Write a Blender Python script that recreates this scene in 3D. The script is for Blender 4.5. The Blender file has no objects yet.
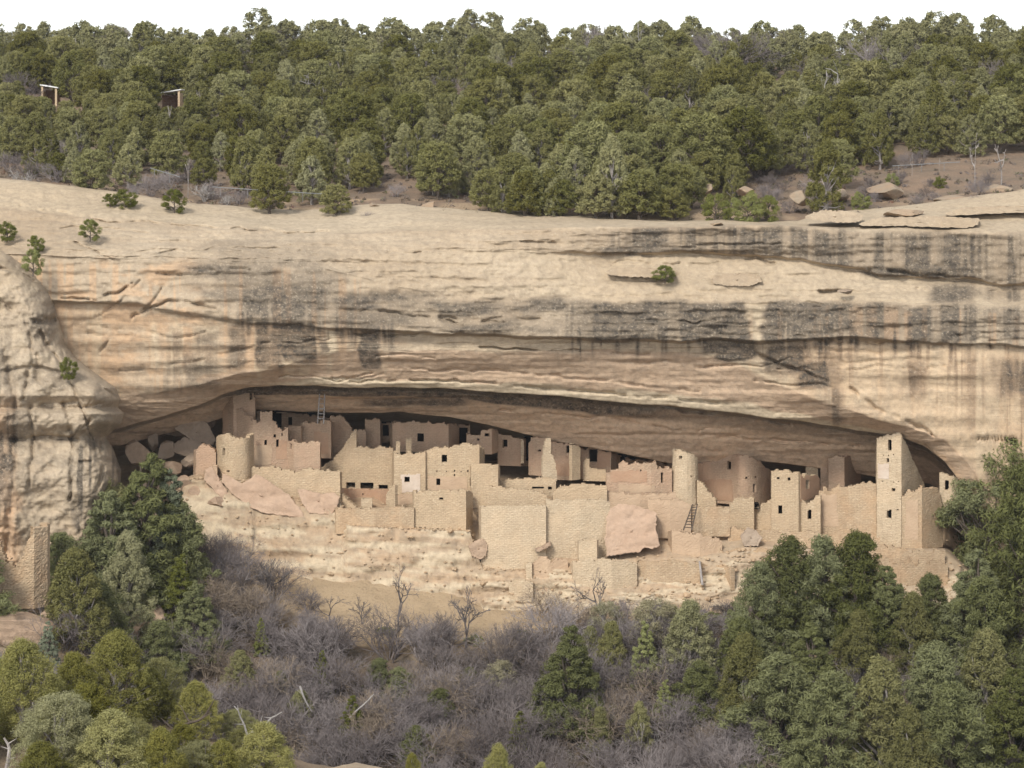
import bpy, math, random
import numpy as np

# ------------------------------------------------------------------ camera, sky, sun, exposure
SC = bpy.context.scene
COL = SC.collection
F = 2500.0      # focal length in picture widths of 1/1024
HY = 130.0      # height of the horizon line in the picture
cam_d = bpy.data.cameras.new('camera')
cam = bpy.data.objects.new('camera', cam_d)
COL.objects.link(cam)
cam.location = (0, 0, 0)
cam.rotation_euler = (math.radians(90), 0, 0)
cam_d.sensor_width = 36
cam_d.lens = F / 1024 * 36
cam_d.shift_y = -(384 - HY) / 1024
cam_d.clip_start = 0.5
cam_d.clip_end = 6000
SC.camera = cam

SUN_EL, SUN_AZ = 40.0, -155.0     # azimuth from +Y clockwise: behind the camera, to its left
world = bpy.data.worlds.new('World')
SC.world = world
world.use_nodes = True
wn = world.node_tree
bg = wn.nodes['Background']
sky = wn.nodes.new('ShaderNodeTexSky')
sky.sky_type = 'NISHITA'
sky.sun_disc = False
sky.sun_elevation = math.radians(SUN_EL)
sky.sun_rotation = math.radians(SUN_AZ)
sky.altitude = 2000
sky.air_density = 1.0
sky.dust_density = 4.0
hs = wn.nodes.new('ShaderNodeHueSaturation')
hs.inputs['Saturation'].default_value = 0.22
hs.inputs['Value'].default_value = 1.0
wn.links.new(sky.outputs[0], hs.inputs['Color'])
wn.links.new(hs.outputs[0], bg.inputs[0])
bg.inputs[1].default_value = 0.15

sun_d = bpy.data.lights.new('sun', 'SUN')
sun = bpy.data.objects.new('sun', sun_d)
COL.objects.link(sun)
sun_d.energy = 1.7
sun_d.angle = math.radians(13)
sun_d.color = (1.0, 0.95, 0.86)
az = math.radians(SUN_AZ)
el = math.radians(SUN_EL)
from mathutils import Vector
sd = Vector((math.sin(az) * math.cos(el), math.cos(az) * math.cos(el), math.sin(el)))
sun.rotation_euler = sd.to_track_quat('Z', 'Y').to_euler()

SC.view_settings.view_transform = 'Standard'
SC.view_settings.look = 'None'
SC.view_settings.exposure = 0.99
SC.view_settings.gamma = 1
SC.view_settings.use_curve_mapping = False
SC.render.engine = 'CYCLES'
SC.cycles.max_bounces = 6
SC.cycles.diffuse_bounces = 4
SC.cycles.use_denoising = True

HAZE = 0.00007

# ------------------------------------------------------------------ helpers
RNG = np.random.default_rng(7)


def P(px, py, Y):
    return ((px - 512) / F * Y, Y, (HY - py) / F * Y)


def PZ(py, Y):
    return (HY - py) / F * Y


def hash2(ix, iy, seed):
    h = (ix.astype(np.int64) * 374761393 + iy.astype(np.int64) * 668265263 + seed * 1442695041) & 0xFFFFFFFF
    h = ((h ^ (h >> 13)) * 1274126177) & 0xFFFFFFFF
    h = (h ^ (h >> 16)) & 0xFFFFFFFF
    return h / 4294967295.0


def vn(x, y, seed=0):
    x = np.asarray(x, float); y = np.asarray(y, float)
    x, y = np.broadcast_arrays(x, y)
    ix = np.floor(x); iy = np.floor(y)
    fx = x - ix; fy = y - iy
    fx = fx * fx * (3 - 2 * fx); fy = fy * fy * (3 - 2 * fy)
    a = hash2(ix, iy, seed); b = hash2(ix + 1, iy, seed)
    c = hash2(ix, iy + 1, seed); d = hash2(ix + 1, iy + 1, seed)
    return (a * (1 - fx) + b * fx) * (1 - fy) + (c * (1 - fx) + d * fx) * fy


def fbm(x, y, octv=4, seed=0, gain=0.5):
    s = 0; a = 1; t = 0
    for k in range(octv):
        s = s + a * vn(x * 2 ** k, y * 2 ** k, seed + 17 * k)
        t += a; a *= gain
    return s / t          # 0..1


def I(px, pairs):
    xs = [p[0] for p in pairs]; ys = [p[1] for p in pairs]
    return np.interp(px, xs, ys)


def mesh_obj(name, V, Fq, mat, parent=None, smooth=False, attrs=None):
    """V (n,3), Fq (m,3|4) or list of such arrays -> one mesh object"""
    V = np.asarray(V, np.float32)
    if not isinstance(Fq, list):
        Fq = [Fq]
    Fq = [np.asarray(f, np.int32) for f in Fq if len(f)]
    me = bpy.data.meshes.new(name)
    me.vertices.add(len(V))
    me.vertices.foreach_set('co', V.ravel())
    li = np.concatenate([f.ravel() for f in Fq])
    ln = np.concatenate([np.full(len(f), f.shape[1], np.int32) for f in Fq])
    ls = np.concatenate([[0], np.cumsum(ln)[:-1]]).astype(np.int32)
    me.loops.add(len(li))
    me.loops.foreach_set('vertex_index', li)
    me.polygons.add(len(ln))
    me.polygons.foreach_set('loop_start', ls)
    me.update(calc_edges=True)
    me.polygons.foreach_set('use_smooth', np.full(len(ln), smooth, bool))
    if attrs:
        for k, a in attrs.items():
            at = me.attributes.new(k, 'FLOAT', 'POINT')
            at.data.foreach_set('value', np.asarray(a, np.float32).ravel())
    me.validate()
    me.update()
    if isinstance(mat, (list, tuple)):
        for m in mat:
            me.materials.append(m)
    else:
        me.materials.append(mat)
    o = bpy.data.objects.new(name, me)
    COL.objects.link(o)
    if parent is not None:
        o.parent = parent
    return o


def tag(o, label=None, cat=None, group=None, kind=None):
    if label: o['label'] = label
    if cat: o['category'] = cat
    if group: o['group'] = group
    if kind: o['kind'] = kind
    return o


def empty(name, loc, label, cat, group=None):
    e = bpy.data.objects.new(name, None)
    e.empty_display_size = 0.5
    COL.objects.link(e)
    e.location = loc
    return tag(e, label, cat, group, 'thing')


def grid_faces(nr, nc):
    i = np.arange(nr - 1)[:, None] * nc + np.arange(nc - 1)[None, :]
    i = i.ravel()
    return np.stack([i, i + nc, i + nc + 1, i + 1], 1)


# ------------------------------------------------------------------ materials
def new_mat(name):
    m = bpy.data.materials.new(name)
    m.use_nodes = True
    nt = m.node_tree
    b = nt.nodes['Principled BSDF']
    b.inputs['Roughness'].default_value = 0.9
    b.inputs['Specular IOR Level'].default_value = 0.15
    return m, nt, b


class NT:
    def __init__(s, nt): s.nt = nt
    def n(s, t, **kw):
        x = s.nt.nodes.new(t)
        for k, v in kw.items(): setattr(x, k, v)
        return x
    def l(s, a, b): s.nt.links.new(a, b)
    def noise(s, vec, scale, detail=4, rough=0.55, stretch=None):
        if stretch:
            mp = s.n('ShaderNodeMapping'); mp.inputs['Scale'].default_value = stretch
            s.l(vec, mp.inputs['Vector']); vec = mp.outputs[0]
        n = s.n('ShaderNodeTexNoise'); n.inputs['Scale'].default_value = scale
        n.inputs['Detail'].default_value = detail; n.inputs['Roughness'].default_value = rough
        s.l(vec, n.inputs['Vector'])
        return n.outputs['Fac']
    def ramp(s, fac, lo, hi, a=0.0, b=1.0):
        r = s.n('ShaderNodeMapRange'); r.inputs['From Min'].default_value = lo; r.inputs['From Max'].default_value = hi
        r.inputs['To Min'].default_value = a; r.inputs['To Max'].default_value = b
        s.l(fac, r.inputs['Value']); return r.outputs[0]
    def mix(s, fac, a, b, mode='MIX'):
        m = s.n('ShaderNodeMix', data_type='RGBA', blend_type=mode)
        if isinstance(fac, (int, float)): m.inputs[0].default_value = fac
        else: s.l(fac, m.inputs[0])
        for sock, v in ((m.inputs[6], a), (m.inputs[7], b)):
            if isinstance(v, tuple): sock.default_value = (v + (1,))[:4]
            else: s.l(v, sock)
        return m.outputs[2]
    def mul(s, a, b):
        m = s.n('ShaderNodeMath', operation='MULTIPLY'); 
        for sock, v in ((m.inputs[0], a), (m.inputs[1], b)):
            if isinstance(v, (int, float)): sock.default_value = v
            else: s.l(v, sock)
        return m.outputs[0]
    def attr(s, name):
        a = s.n('ShaderNodeAttribute'); a.attribute_name = name; return a.outputs['Fac']


def cliff_material():
    m, nt, b = new_mat('cliff_sandstone')
    t = NT(nt)
    geo = t.n('ShaderNodeNewGeometry').outputs['Position']
    big = t.noise(geo, 0.05, 5, 0.6)
    bed = t.noise(geo, 0.35, 5, 0.65, (0.35, 0.35, 3.5))
    fine = t.noise(geo, 1.6, 6, 0.7)
    speck = t.noise(geo, 4.5, 3, 0.7)
    c = t.mix(t.ramp(big, 0.35, 0.65), (0.340, 0.262, 0.178), (0.420, 0.343, 0.250))
    c = t.mix(t.ramp(bed, 0.3, 0.7, 0, 0.55), c, (0.285, 0.215, 0.145))
    c = t.mix(t.attr('orange'), c, (0.46, 0.298, 0.175))
    c = t.mix(t.attr('pink'), c, (0.44, 0.315, 0.215))
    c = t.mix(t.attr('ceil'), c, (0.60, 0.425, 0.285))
    c = t.mix(t.attr('pale'), c, (0.51, 0.42, 0.295))
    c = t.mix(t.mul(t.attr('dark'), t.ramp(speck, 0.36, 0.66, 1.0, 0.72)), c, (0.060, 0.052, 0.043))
    c = t.mix(t.ramp(fine, 0.42, 0.68, 0.0, 0.45), c, (0.17, 0.135, 0.10))
    c = t.mix(t.ramp(speck, 0.58, 0.70, 0.0, 0.32), c, (0.54, 0.47, 0.36))
    t.l(c, b.inputs['Base Color'])
    bp = t.n('ShaderNodeBump'); bp.inputs['Strength'].default_value = 0.5; bp.inputs['Distance'].default_value = 0.18
    h = t.n('ShaderNodeMath', operation='ADD'); t.l(t.mul(bed, 1.6), h.inputs[0]); t.l(fine, h.inputs[1])
    t.l(h.outputs[0], bp.inputs['Height']); t.l(bp.outputs[0], b.inputs['Normal'])
    return m


def stone_material(name, c1, c2, scale=1.0, bump=0.6, dark=(0.14, 0.11, 0.08), darkf=0.3):
    m, nt, b = new_mat(name)
    t = NT(nt)
    geo = t.n('ShaderNodeNewGeometry').outputs['Position']
    a = t.noise(geo, 0.5 * scale, 5, 0.6)
    f = t.noise(geo, 2.2 * scale, 6, 0.7)
    c = t.mix(t.ramp(a, 0.35, 0.65), c1, c2)
    c = t.mix(t.ramp(f, 0.35, 0.75, 0, darkf), c, dark)
    t.l(c, b.inputs['Base Color'])
    bp = t.n('ShaderNodeBump'); bp.inputs['Strength'].default_value = bump; bp.inputs['Distance'].default_value = 0.15
    t.l(f, bp.inputs['Height']); t.l(bp.outputs[0], b.inputs['Normal'])
    return m


def masonry_material(name, base, warm, light, plaster=0.45, joint=0.35):
    """coursed sandstone blocks in mud mortar with worn mud plaster"""
    m, nt, b = new_mat(name)
    t = NT(nt)
    geo = t.n('ShaderNodeNewGeometry').outputs['Position']
    sp = t.n('ShaderNodeSeparateXYZ'); t.l(geo, sp.inputs[0])
    cb = t.n('ShaderNodeCombineXYZ')
    ad = t.n('ShaderNodeMath', operation='ADD'); t.l(sp.outputs[0], ad.inputs[0]); t.l(t.mul(sp.outputs[1], 0.8), ad.inputs[1])
    t.l(ad.outputs[0], cb.inputs[0]); t.l(sp.outputs[2], cb.inputs[1])
    wn_ = t.n('ShaderNodeTexNoise'); wn_.inputs['Scale'].default_value = 1.3; wn_.inputs['Detail'].default_value = 3; t.l(geo, wn_.inputs['Vector'])
    wa = t.n('ShaderNodeVectorMath', operation='MULTIPLY_ADD'); t.l(wn_.outputs['Color'], wa.inputs[0]); wa.inputs[1].default_value = (0.35, 0.22, 0); t.l(cb.outputs[0], wa.inputs[2])
    br = t.n('ShaderNodeTexBrick')
    t.l(wa.outputs[0], br.inputs['Vector'])
    br.inputs['Scale'].default_value = 1.0
    br.inputs['Brick Width'].default_value = 0.42; br.inputs['Row Height'].default_value = 0.17
    br.inputs['Mortar Size'].default_value = 0.022; br.inputs['Mortar Smooth'].default_value = 0.3
    br.inputs['Color1'].default_value = base + (1,)
    br.inputs['Color2'].default_value = tuple(x * 0.90 for x in base) + (1,)
    br.inputs['Mortar'].default_value = tuple(x * 0.72 for x in base) + (1,)
    stone = t.noise(geo, 4.2, 2, 0.6, (1, 1, 2.4))
    c = t.mix(t.ramp(stone, 0.58, 0.70, 0, 0.75), br.outputs['Color'], light)
    c = t.mix(t.ramp(stone, 0.42, 0.30, 0, 0.4), c, tuple(x * 0.55 for x in base))
    big = t.noise(geo, 0.42, 5, 0.62)
    c = t.mix(t.ramp(big, 0.50 - 0.1 * plaster, 0.60, 0, plaster), c, warm)
    grime = t.noise(geo, 0.9, 5, 0.7, (1, 1, 0.5))
    c = t.mix(t.ramp(grime, 0.45, 0.75, 0, joint), c, tuple(x * 0.5 for x in warm))
    t.l(c, b.inputs['Base Color'])
    bp = t.n('ShaderNodeBump'); bp.inputs['Strength'].default_value = 0.35; bp.inputs['Distance'].default_value = 0.05
    h = t.n('ShaderNodeMath', operation='ADD'); t.l(br.outputs['Fac'], h.inputs[0]); h.inputs[0].default_value = 0
    t.l(t.mul(stone, -1.2), h.inputs[1])
    inv = t.mul(h.outputs[0], -1.0)
    t.l(inv, bp.inputs['Height']); t.l(bp.outputs[0], b.inputs['Normal'])
    return m


def foliage_material(name, c1, c2, c3, trans=0.32):
    m, nt, b = new_mat(name)
    t = NT(nt)
    tc = t.n('ShaderNodeTexCoord').outputs['Object']
    oi = t.n('ShaderNodeObjectInfo').outputs['Random']
    n1 = t.noise(tc, 1.1, 3, 0.6)
    c = t.mix(t.ramp(n1, 0.35, 0.65), c1, c2)
    c = t.mix(t.ramp(oi, 0.0, 1.0, 0.0, 0.75), c, c3)
    hsv = t.n('ShaderNodeHueSaturation'); t.l(c, hsv.inputs['Color'])
    w = t.n('ShaderNodeTexWhiteNoise', noise_dimensions='1D'); t.l(oi, w.inputs['W'])
    t.l(t.ramp(w.outputs['Value'], 0, 1, 0.68, 1.42), hsv.inputs['Value'])
    t.l(t.ramp(w.outputs['Value'], 1, 0, 0.8, 1.1), hsv.inputs['Saturation'])
    t.l(hsv.outputs[0], b.inputs['Base Color'])
    b.inputs['Roughness'].default_value = 0.8
    tr = t.n('ShaderNodeBsdfTranslucent'); t.l(hsv.outputs[0], tr.inputs['Color'])
    mx_ = t.n('ShaderNodeMixShader'); mx_.inputs[0].default_value = trans
    t.l(b.outputs[0], mx_.inputs[1]); t.l(tr.outputs[0], mx_.inputs[2])
    t.l(mx_.outputs[0], nt.nodes['Material Output'].inputs['Surface'])
    return m


M = {}
M['cliff'] = cliff_material()
M['boulder'] = stone_material('pale_boulder', (0.400, 0.288, 0.202), (0.322, 0.227, 0.158), bump=0.8, darkf=0.4)
M['slab'] = stone_material('pink_slab', (0.449, 0.321, 0.231), (0.390, 0.269, 0.187), bump=0.5, darkf=0.3)
M['greyrock'] = stone_material('grey_rock', (0.36, 0.28, 0.21), (0.27, 0.205, 0.15))
M['foreground_rock'] = stone_material('foreground_rock', (0.43, 0.37, 0.28), (0.36, 0.30, 0.22), 1.5)
M['orangerock'] = stone_material('orange_rock', (0.333, 0.237, 0.157), (0.274, 0.226, 0.168))
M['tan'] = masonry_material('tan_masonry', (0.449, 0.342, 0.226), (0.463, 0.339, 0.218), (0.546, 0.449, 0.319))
M['brown'] = masonry_material('brown_masonry', (0.419, 0.301, 0.207), (0.424, 0.283, 0.192), (0.487, 0.369, 0.261), 0.7)  # browner copy for walls at the shaded back, shade put into its colour
M['pale'] = masonry_material('pale_masonry', (0.497, 0.392, 0.270), (0.517, 0.388, 0.256), (0.595, 0.497, 0.362), 0.4)
M['rough'] = masonry_material('rough_masonry', (0.439, 0.330, 0.218), (0.444, 0.297, 0.178), (0.546, 0.440, 0.309), 0.5, 0.55)
M['white_plaster'] = stone_material('white_plaster', (0.546, 0.463, 0.384), (0.478, 0.378, 0.295), 1.5, 0.2, darkf=0.1)
M['red_plaster'] = stone_material('red_plaster', (0.36, 0.225, 0.145), (0.40, 0.265, 0.175), 1.5, 0.2, darkf=0.15)
M['tan_plaster'] = stone_material('tan_plaster', (0.458, 0.335, 0.227), (0.409, 0.293, 0.197), 1.5, 0.2, darkf=0.15)
M['room_shade'] = stone_material('painted_room_shade', (0.018, 0.015, 0.013), (0.012, 0.01, 0.009), 1, 0.1, darkf=0.1)  # near-black colour standing in for the shade inside the rooms
M['wood'] = stone_material('weathered_wood', (0.11, 0.085, 0.065), (0.07, 0.055, 0.045), 3)
M['greywood'] = stone_material('bleached_wood', (0.36, 0.33, 0.31), (0.24, 0.21, 0.19), 3)
M['palewood'] = stone_material('silver_wood', (0.36, 0.34, 0.32), (0.27, 0.25, 0.235), 3)
M['bark'] = stone_material('bark', (0.13, 0.105, 0.085), (0.08, 0.065, 0.052), 3)
M['twig'] = foliage_material('grey_twigs', (0.163, 0.138, 0.133), (0.110, 0.092, 0.089), (0.229, 0.196, 0.185), 0.0)
M['sapling'] = stone_material('dark_sapling_bark', (0.15, 0.13, 0.125), (0.10, 0.088, 0.084), 2, 0.1)
M['brown_twig'] = stone_material('brown_twigs', (0.30, 0.24, 0.18), (0.20, 0.155, 0.115), 2, 0.1)
M['pinyon'] = foliage_material('pinyon_needles', (0.153, 0.155, 0.048), (0.210, 0.203, 0.067), (0.201, 0.182, 0.056))
M['juniper'] = foliage_material('juniper_sprays', (0.186, 0.180, 0.063), (0.256, 0.239, 0.087), (0.214, 0.208, 0.096))
M['fir'] = foliage_material('fir_needles', (0.126, 0.133, 0.044), (0.163, 0.171, 0.058), (0.149, 0.157, 0.066))
M['bluegreen'] = foliage_material('blue_green_needles', (0.166, 0.194, 0.121), (0.213, 0.229, 0.151), (0.174, 0.194, 0.119))
M['yellowgreen'] = foliage_material('yellow_green_sprays', (0.216, 0.207, 0.051), (0.307, 0.281, 0.072), (0.192, 0.189, 0.068))
M['sage'] = foliage_material('sage_leaves', (0.254, 0.229, 0.132), (0.317, 0.283, 0.165), (0.238, 0.223, 0.126))
M['green_shrub'] = foliage_material('green_shrub_leaves', (0.176, 0.184, 0.046), (0.233, 0.245, 0.073), (0.184, 0.194, 0.053))
M['white_paint'] = stone_material('white_fascia', (0.75, 0.75, 0.73), (0.68, 0.68, 0.66), 1, 0.05, darkf=0.05)
M['brown_board'] = stone_material('brown_boards', (0.20, 0.11, 0.07), (0.15, 0.085, 0.055), 1, 0.2)
M['buff_post'] = stone_material('buff_posts', (0.55, 0.42, 0.28), (0.5, 0.38, 0.25), 1, 0.1)
M['steel'] = stone_material('grey_rail', (0.231, 0.238, 0.245), (0.182, 0.189, 0.196), 1, 0.1)


def ground_material(name, cols, gs=0.25):
    m, nt, b = new_mat(name)
    t = NT(nt)
    geo = t.n('ShaderNodeNewGeometry').outputs['Position']
    a = t.noise(geo, gs, 6, 0.65)
    f = t.noise(geo, 2.5, 6, 0.75)
    c = t.mix(t.ramp(a, 0.38, 0.62), cols[0], cols[1])
    c = t.mix(t.attr('sand'), c, cols[3])
    c = t.mix(t.ramp(f, 0.55, 0.70, 0, 0.7), c, cols[2])
    c = t.mix(t.ramp(f, 0.45, 0.30, 0, 0.5), c, tuple(x * 0.4 for x in cols[0]))
    t.l(c, b.inputs['Base Color'])
    bp = t.n('ShaderNodeBump'); bp.inputs['Strength'].default_value = 0.9; bp.inputs['Distance'].default_value = 0.3
    t.l(f, bp.inputs['Height']); t.l(bp.outputs[0], b.inputs['Normal'])
    return m


M['mesa'] = ground_material('mesa_soil', [(0.25, 0.175, 0.12), (0.19, 0.145, 0.105), (0.34, 0.28, 0.205), (0.45, 0.33, 0.21)])
M['slope'] = ground_material('slope_soil', [(0.16, 0.115, 0.08), (0.11, 0.09, 0.065), (0.28, 0.22, 0.16), (0.40, 0.30, 0.19)])


def undergrowth_material():
    m, nt, b = new_mat('dry_undergrowth')
    t = NT(nt)
    geo = t.n('ShaderNodeNewGeometry').outputs['Position']
    c = t.mix(t.ramp(t.noise(geo, 0.22, 4, 0.6), 0.42, 0.58), (0.15, 0.125, 0.115), (0.135, 0.105, 0.075))
    c = t.mix(t.ramp(t.noise(geo, 0.5, 4, 0.6), 0.56, 0.66), c, (0.11, 0.12, 0.05))
    c = t.mix(t.ramp(t.noise(geo, 0.8, 4, 0.6), 0.62, 0.70), c, (0.20, 0.09, 0.06))
    t.l(c, b.inputs['Base Color'])
    return m


M['undergrowth'] = undergrowth_material()

M['far_foliage'] = stone_material('far_foliage', (0.175, 0.173, 0.078), (0.205, 0.193, 0.092), 0.25, 0.0, darkf=0.15)

# ------------------------------------------------------------------ the cliff with its alcove: one relief sheet
NC = 1180
cpx = np.linspace(-170, 1210, NC)


def sm(lo, hi, x):
    t = np.clip((x - lo) / (hi - lo), 0, 1)
    return t * t * (3 - 2 * t)


wob = lambda seed, amp, sc: (fbm(cpx / sc, 0 * cpx + seed, 4, seed) - 0.5) * 2 * amp

wA = np.clip((985 - cpx) / 40, 0, 1)                       # 1 over the alcove, 0 on the solid face beyond it
A_ = I(cpx, [(-170, 176), (0, 178), (100, 190), (200, 203), (300, 210), (400, 203), (500, 212), (600, 217), (700, 220), (800, 219), (900, 205), (1024, 190), (1210, 188)])
B_ = I(cpx, [(-170, 205), (0, 208), (100, 218), (200, 226), (300, 231), (400, 230), (500, 228), (560, 227), (700, 226), (800, 227), (900, 230), (1024, 233), (1210, 235)]) + wob(1, 2, 60)
C1 = I(cpx, [(-170, 235), (60, 240), (200, 246), (400, 252), (560, 250), (690, 252), (780, 256), (860, 266), (880, 275), (970, 276), (1000, 283), (1210, 290)]) + wob(2, 3, 50)
D_ = I(cpx, [(-170, 250), (60, 256), (200, 262), (300, 264), (400, 288), (470, 299), (560, 305), (640, 303), (760, 302), (850, 303), (920, 306), (1024, 311), (1210, 315)]) + wob(3, 2.5, 70)
E_ = I(cpx, [(-170, 300), (60, 300), (140, 302), (190, 315), (250, 322), (300, 324), (350, 328), (400, 330), (480, 334), (560, 337), (640, 340), (720, 339), (760, 341), (800, 338), (850, 337), (900, 340), (960, 342), (1024, 346), (1210, 352)]) + wob(4, 2.5, 40)
F_ = I(cpx, [(-170, 440), (60, 438), (100, 432), (122, 427), (160, 417), (200, 405), (222, 395), (245, 388), (280, 385), (340, 388), (400, 387), (450, 389), (500, 392), (560, 397), (620, 402), (680, 407), (740, 414), (800, 421), (850, 429), (880, 434), (905, 438), (925, 446), (945, 462), (960, 482), (985, 522), (1010, 590), (1210, 600)]) + wob(5, 1.6, 35)
E3 = I(cpx, [(-170, 400), (60, 400), (120, 396), (160, 392), (200, 384), (240, 373), (280, 367), (310, 357), (340, 350), (400, 351), (500, 350), (600, 349), (700, 353), (740, 366), (780, 384), (830, 404), (870, 418), (905, 425), (945, 438), (975, 470), (1010, 560), (1210, 570)]) + wob(6, 2.5, 45)
E3 = np.minimum(E3, F_ - 5)
H_ = I(cpx, [(-170, 450), (120, 446), (200, 425), (250, 409), (300, 412), (340, 413), (400, 412), (450, 417), (490, 425), (540, 437), (580, 446), (620, 453), (670, 463), (720, 462), (760, 461), (800, 466), (860, 474), (930, 484), (960, 500), (1010, 602), (1210, 612)]) + wob(7, 1.2, 40)
I_ = I(cpx, [(-170, 470), (200, 445), (300, 440), (450, 450), (550, 468), (700, 482), (850, 486), (940, 496), (970, 520), (1010, 604), (1210, 614)])
J0 = I(cpx, [(-170, 480), (200, 470), (300, 452), (400, 452), (500, 462), (600, 475), (700, 495), (800, 500), (900, 502), (950, 515), (1010, 606), (1210, 616)])
J1 = I(cpx, [(-170, 500), (120, 495), (200, 480), (250, 470), (300, 474), (400, 486), (500, 484), (600, 494), (700, 504), (800, 512), (900, 520), (950, 530), (1010, 608), (1210, 618)])
J2 = I(cpx, [(-170, 510), (120, 505), (200, 492), (300, 500), (400, 507), (500, 508), (600, 510), (700, 520), (800, 532), (900, 541), (950, 546), (1010, 610), (1210, 620)])
J3 = I(cpx, [(-170, 540), (120, 530), (200, 522), (300, 535), (400, 542), (470, 552), (540, 572), (600, 566), (700, 556), (800, 552), (900, 556), (950, 560), (1010, 614), (1210, 624)]) + wob(8, 4, 25)
J4 = I(cpx, [(-170, 560), (120, 545), (200, 550), (300, 576), (400, 588), (500, 604), (600, 604), (700, 600), (800, 590), (900, 582), (950, 582), (1010, 620), (1210, 630)]) + wob(9, 4, 30)

TOE = I(cpx, [(-170, 520), (120, 506), (190, 480), (216, 480), (248, 484), (256, 500), (340, 503), (347, 526), (412, 529), (470, 532), (477, 556), (484, 571), (546, 572), (572, 588), (640, 594), (700, 590), (735, 564), (790, 560), (850, 556), (868, 570), (880, 592), (945, 592), (960, 580), (1010, 614), (1210, 624)])
TOEY = I(cpx, [(-170, 254), (190, 255.4), (216, 254.0), (250, 253.8), (256, 253.6), (340, 253.3), (348, 250.9), (470, 250.8), (484, 249.0), (546, 248.8), (572, 246.4), (640, 246.6), (700, 246.8), (735, 248.1), (790, 248.4), (850, 249), (880, 245.8), (945, 245.7), (960, 246), (1010, 250), (1210, 250)])
JM = I(cpx, [(-170, 512), (120, 500), (200, 476), (250, 478), (256, 494), (340, 498), (350, 524), (412, 528), (470, 530), (476, 552), (484, 566), (546, 566), (552, 554), (600, 556), (640, 556), (700, 556), (730, 552), (745, 546), (800, 546), (850, 546), (870, 548), (945, 550), (960, 562), (1010, 612), (1210, 622)])
JMY = I(cpx, [(-170, 256), (216, 255.6), (256, 254.8), (340, 254.6), (350, 251.7), (470, 251.6), (484, 250.2), (546, 250.2), (600, 250.4), (640, 249.4), (700, 249.2), (735, 249.4), (800, 250.2), (870, 250.0), (945, 249.2), (960, 249), (1010, 250), (1210, 250)])
J4 = np.maximum(J4, TOE + 7)

yA = 268 + 0 * cpx
yB = I(cpx, [(-170, 262), (100, 259), (250, 257), (400, 256), (520, 254), (600, 253.2), (1210, 253.2)])
yC1 = I(cpx, [(-170, 254), (100, 254), (300, 252.8), (500, 252.0), (600, 252.9), (1210, 252.6)])
yC2 = I(cpx, [(-170, 253.8), (300, 252.6), (520, 251.9), (600, 253.7), (860, 253.8), (1210, 254.2)])
yD = I(cpx, [(-170, 251.5), (300, 250.8), (500, 249.4), (640, 249.0), (1210, 249.6)])
yE = I(cpx, [(-170, 250.4), (100, 250.0), (300, 248.8), (500, 248.2), (700, 248.0), (1210, 248.4)])
yE2 = I(cpx, [(-170, 251.6), (100, 251.0), (200, 249.8), (330, 249.6), (400, 249.9), (640, 249.7), (820, 249.3), (1210, 249.0)])
yE3 = I(cpx, [(-170, 253), (120, 252.5), (240, 250.6), (340, 250.1), (640, 250.2), (800, 249.8), (900, 249.8), (960, 250.0), (1210, 249.8)])
yF = I(cpx, [(-170, 256), (120, 255.5), (240, 253.6), (400, 252.8), (600, 252.8), (800, 252.4), (880, 252.6), (930, 251.6), (985, 251.5), (1010, 250.2), (1210, 250.2)])
yH = yF + wA * (262.8 - yF)
yI = yF + wA * (277.5 - yF)
ks = [
    # py curve, Y curve, number of sheets' rows down to the next
    (A_ + 6, yA + 4, 4), (A_, yA, 20), (B_, yB, 30), (C1, yC1, 5), (C1 + 3.0, yC2, 36), (D_, yD, 34), (E_, yE, 3), (E_ + 3.2, yE2, 46),
    (E3, yE3, 38), (F_, yF, 6), (F_ - 6 * wA, yF + 3.0 * wA, 8), (F_ + 4 * wA, yF + 5.8 * wA, 44), (H_, yH, 5), (H_ - 6 * wA, yH + 3 * wA, 6),
    (H_ + 10 * wA, yI - 3 * wA, 14), (I_, yI, 10), (J0, yI + wA * (272 - yI), 18), (J1, yI + wA * (263 - yI), 12), (np.minimum(J2, JM - 3), yI + wA * (257.5 - yI), 8),
    (JM, JMY, 26), (TOE, TOEY, 22), (J4, np.minimum(TOEY - 1.2, 249.3), 12), (J4 + 26, np.minimum(TOEY - 4, 245.5), 1)]
rowsP, rowsY, rowk = [], [], []
for k in range(len(ks)):
    p0, y0, n = ks[k]
    if k == len(ks) - 1:
        rowsP.append(p0); rowsY.append(y0); rowk.append(float(k)); break
    p1, y1, _ = ks[k + 1]
    for i in range(n):
        f = i / n
        rowsP.append(p0 + (p1 - p0) * f); rowsY.append(y0 + (y1 - y0) * f); rowk.append(k + f)
gp = np.array(rowsP); gy = np.array(rowsY); rk = np.array(rowk)[:, None] + 0 * gp
# soften the profile a little between the hard lips
for it in range(3):
    s = gy.copy(); s[1:-1] = (gy[:-2] + 2 * gy[1:-1] + gy[2:]) / 4
    hard = ((rk >= 2.7) & (rk <= 4.3)) | ((rk >= 5.7) & (rk <= 7.3)) | ((rk >= 8.7) & (rk <= 11.5)) | ((rk >= 11.7) & (rk <= 15))
    gy = np.where(hard, gy, s)
gx = np.broadcast_to(cpx, gp.shape)
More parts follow.
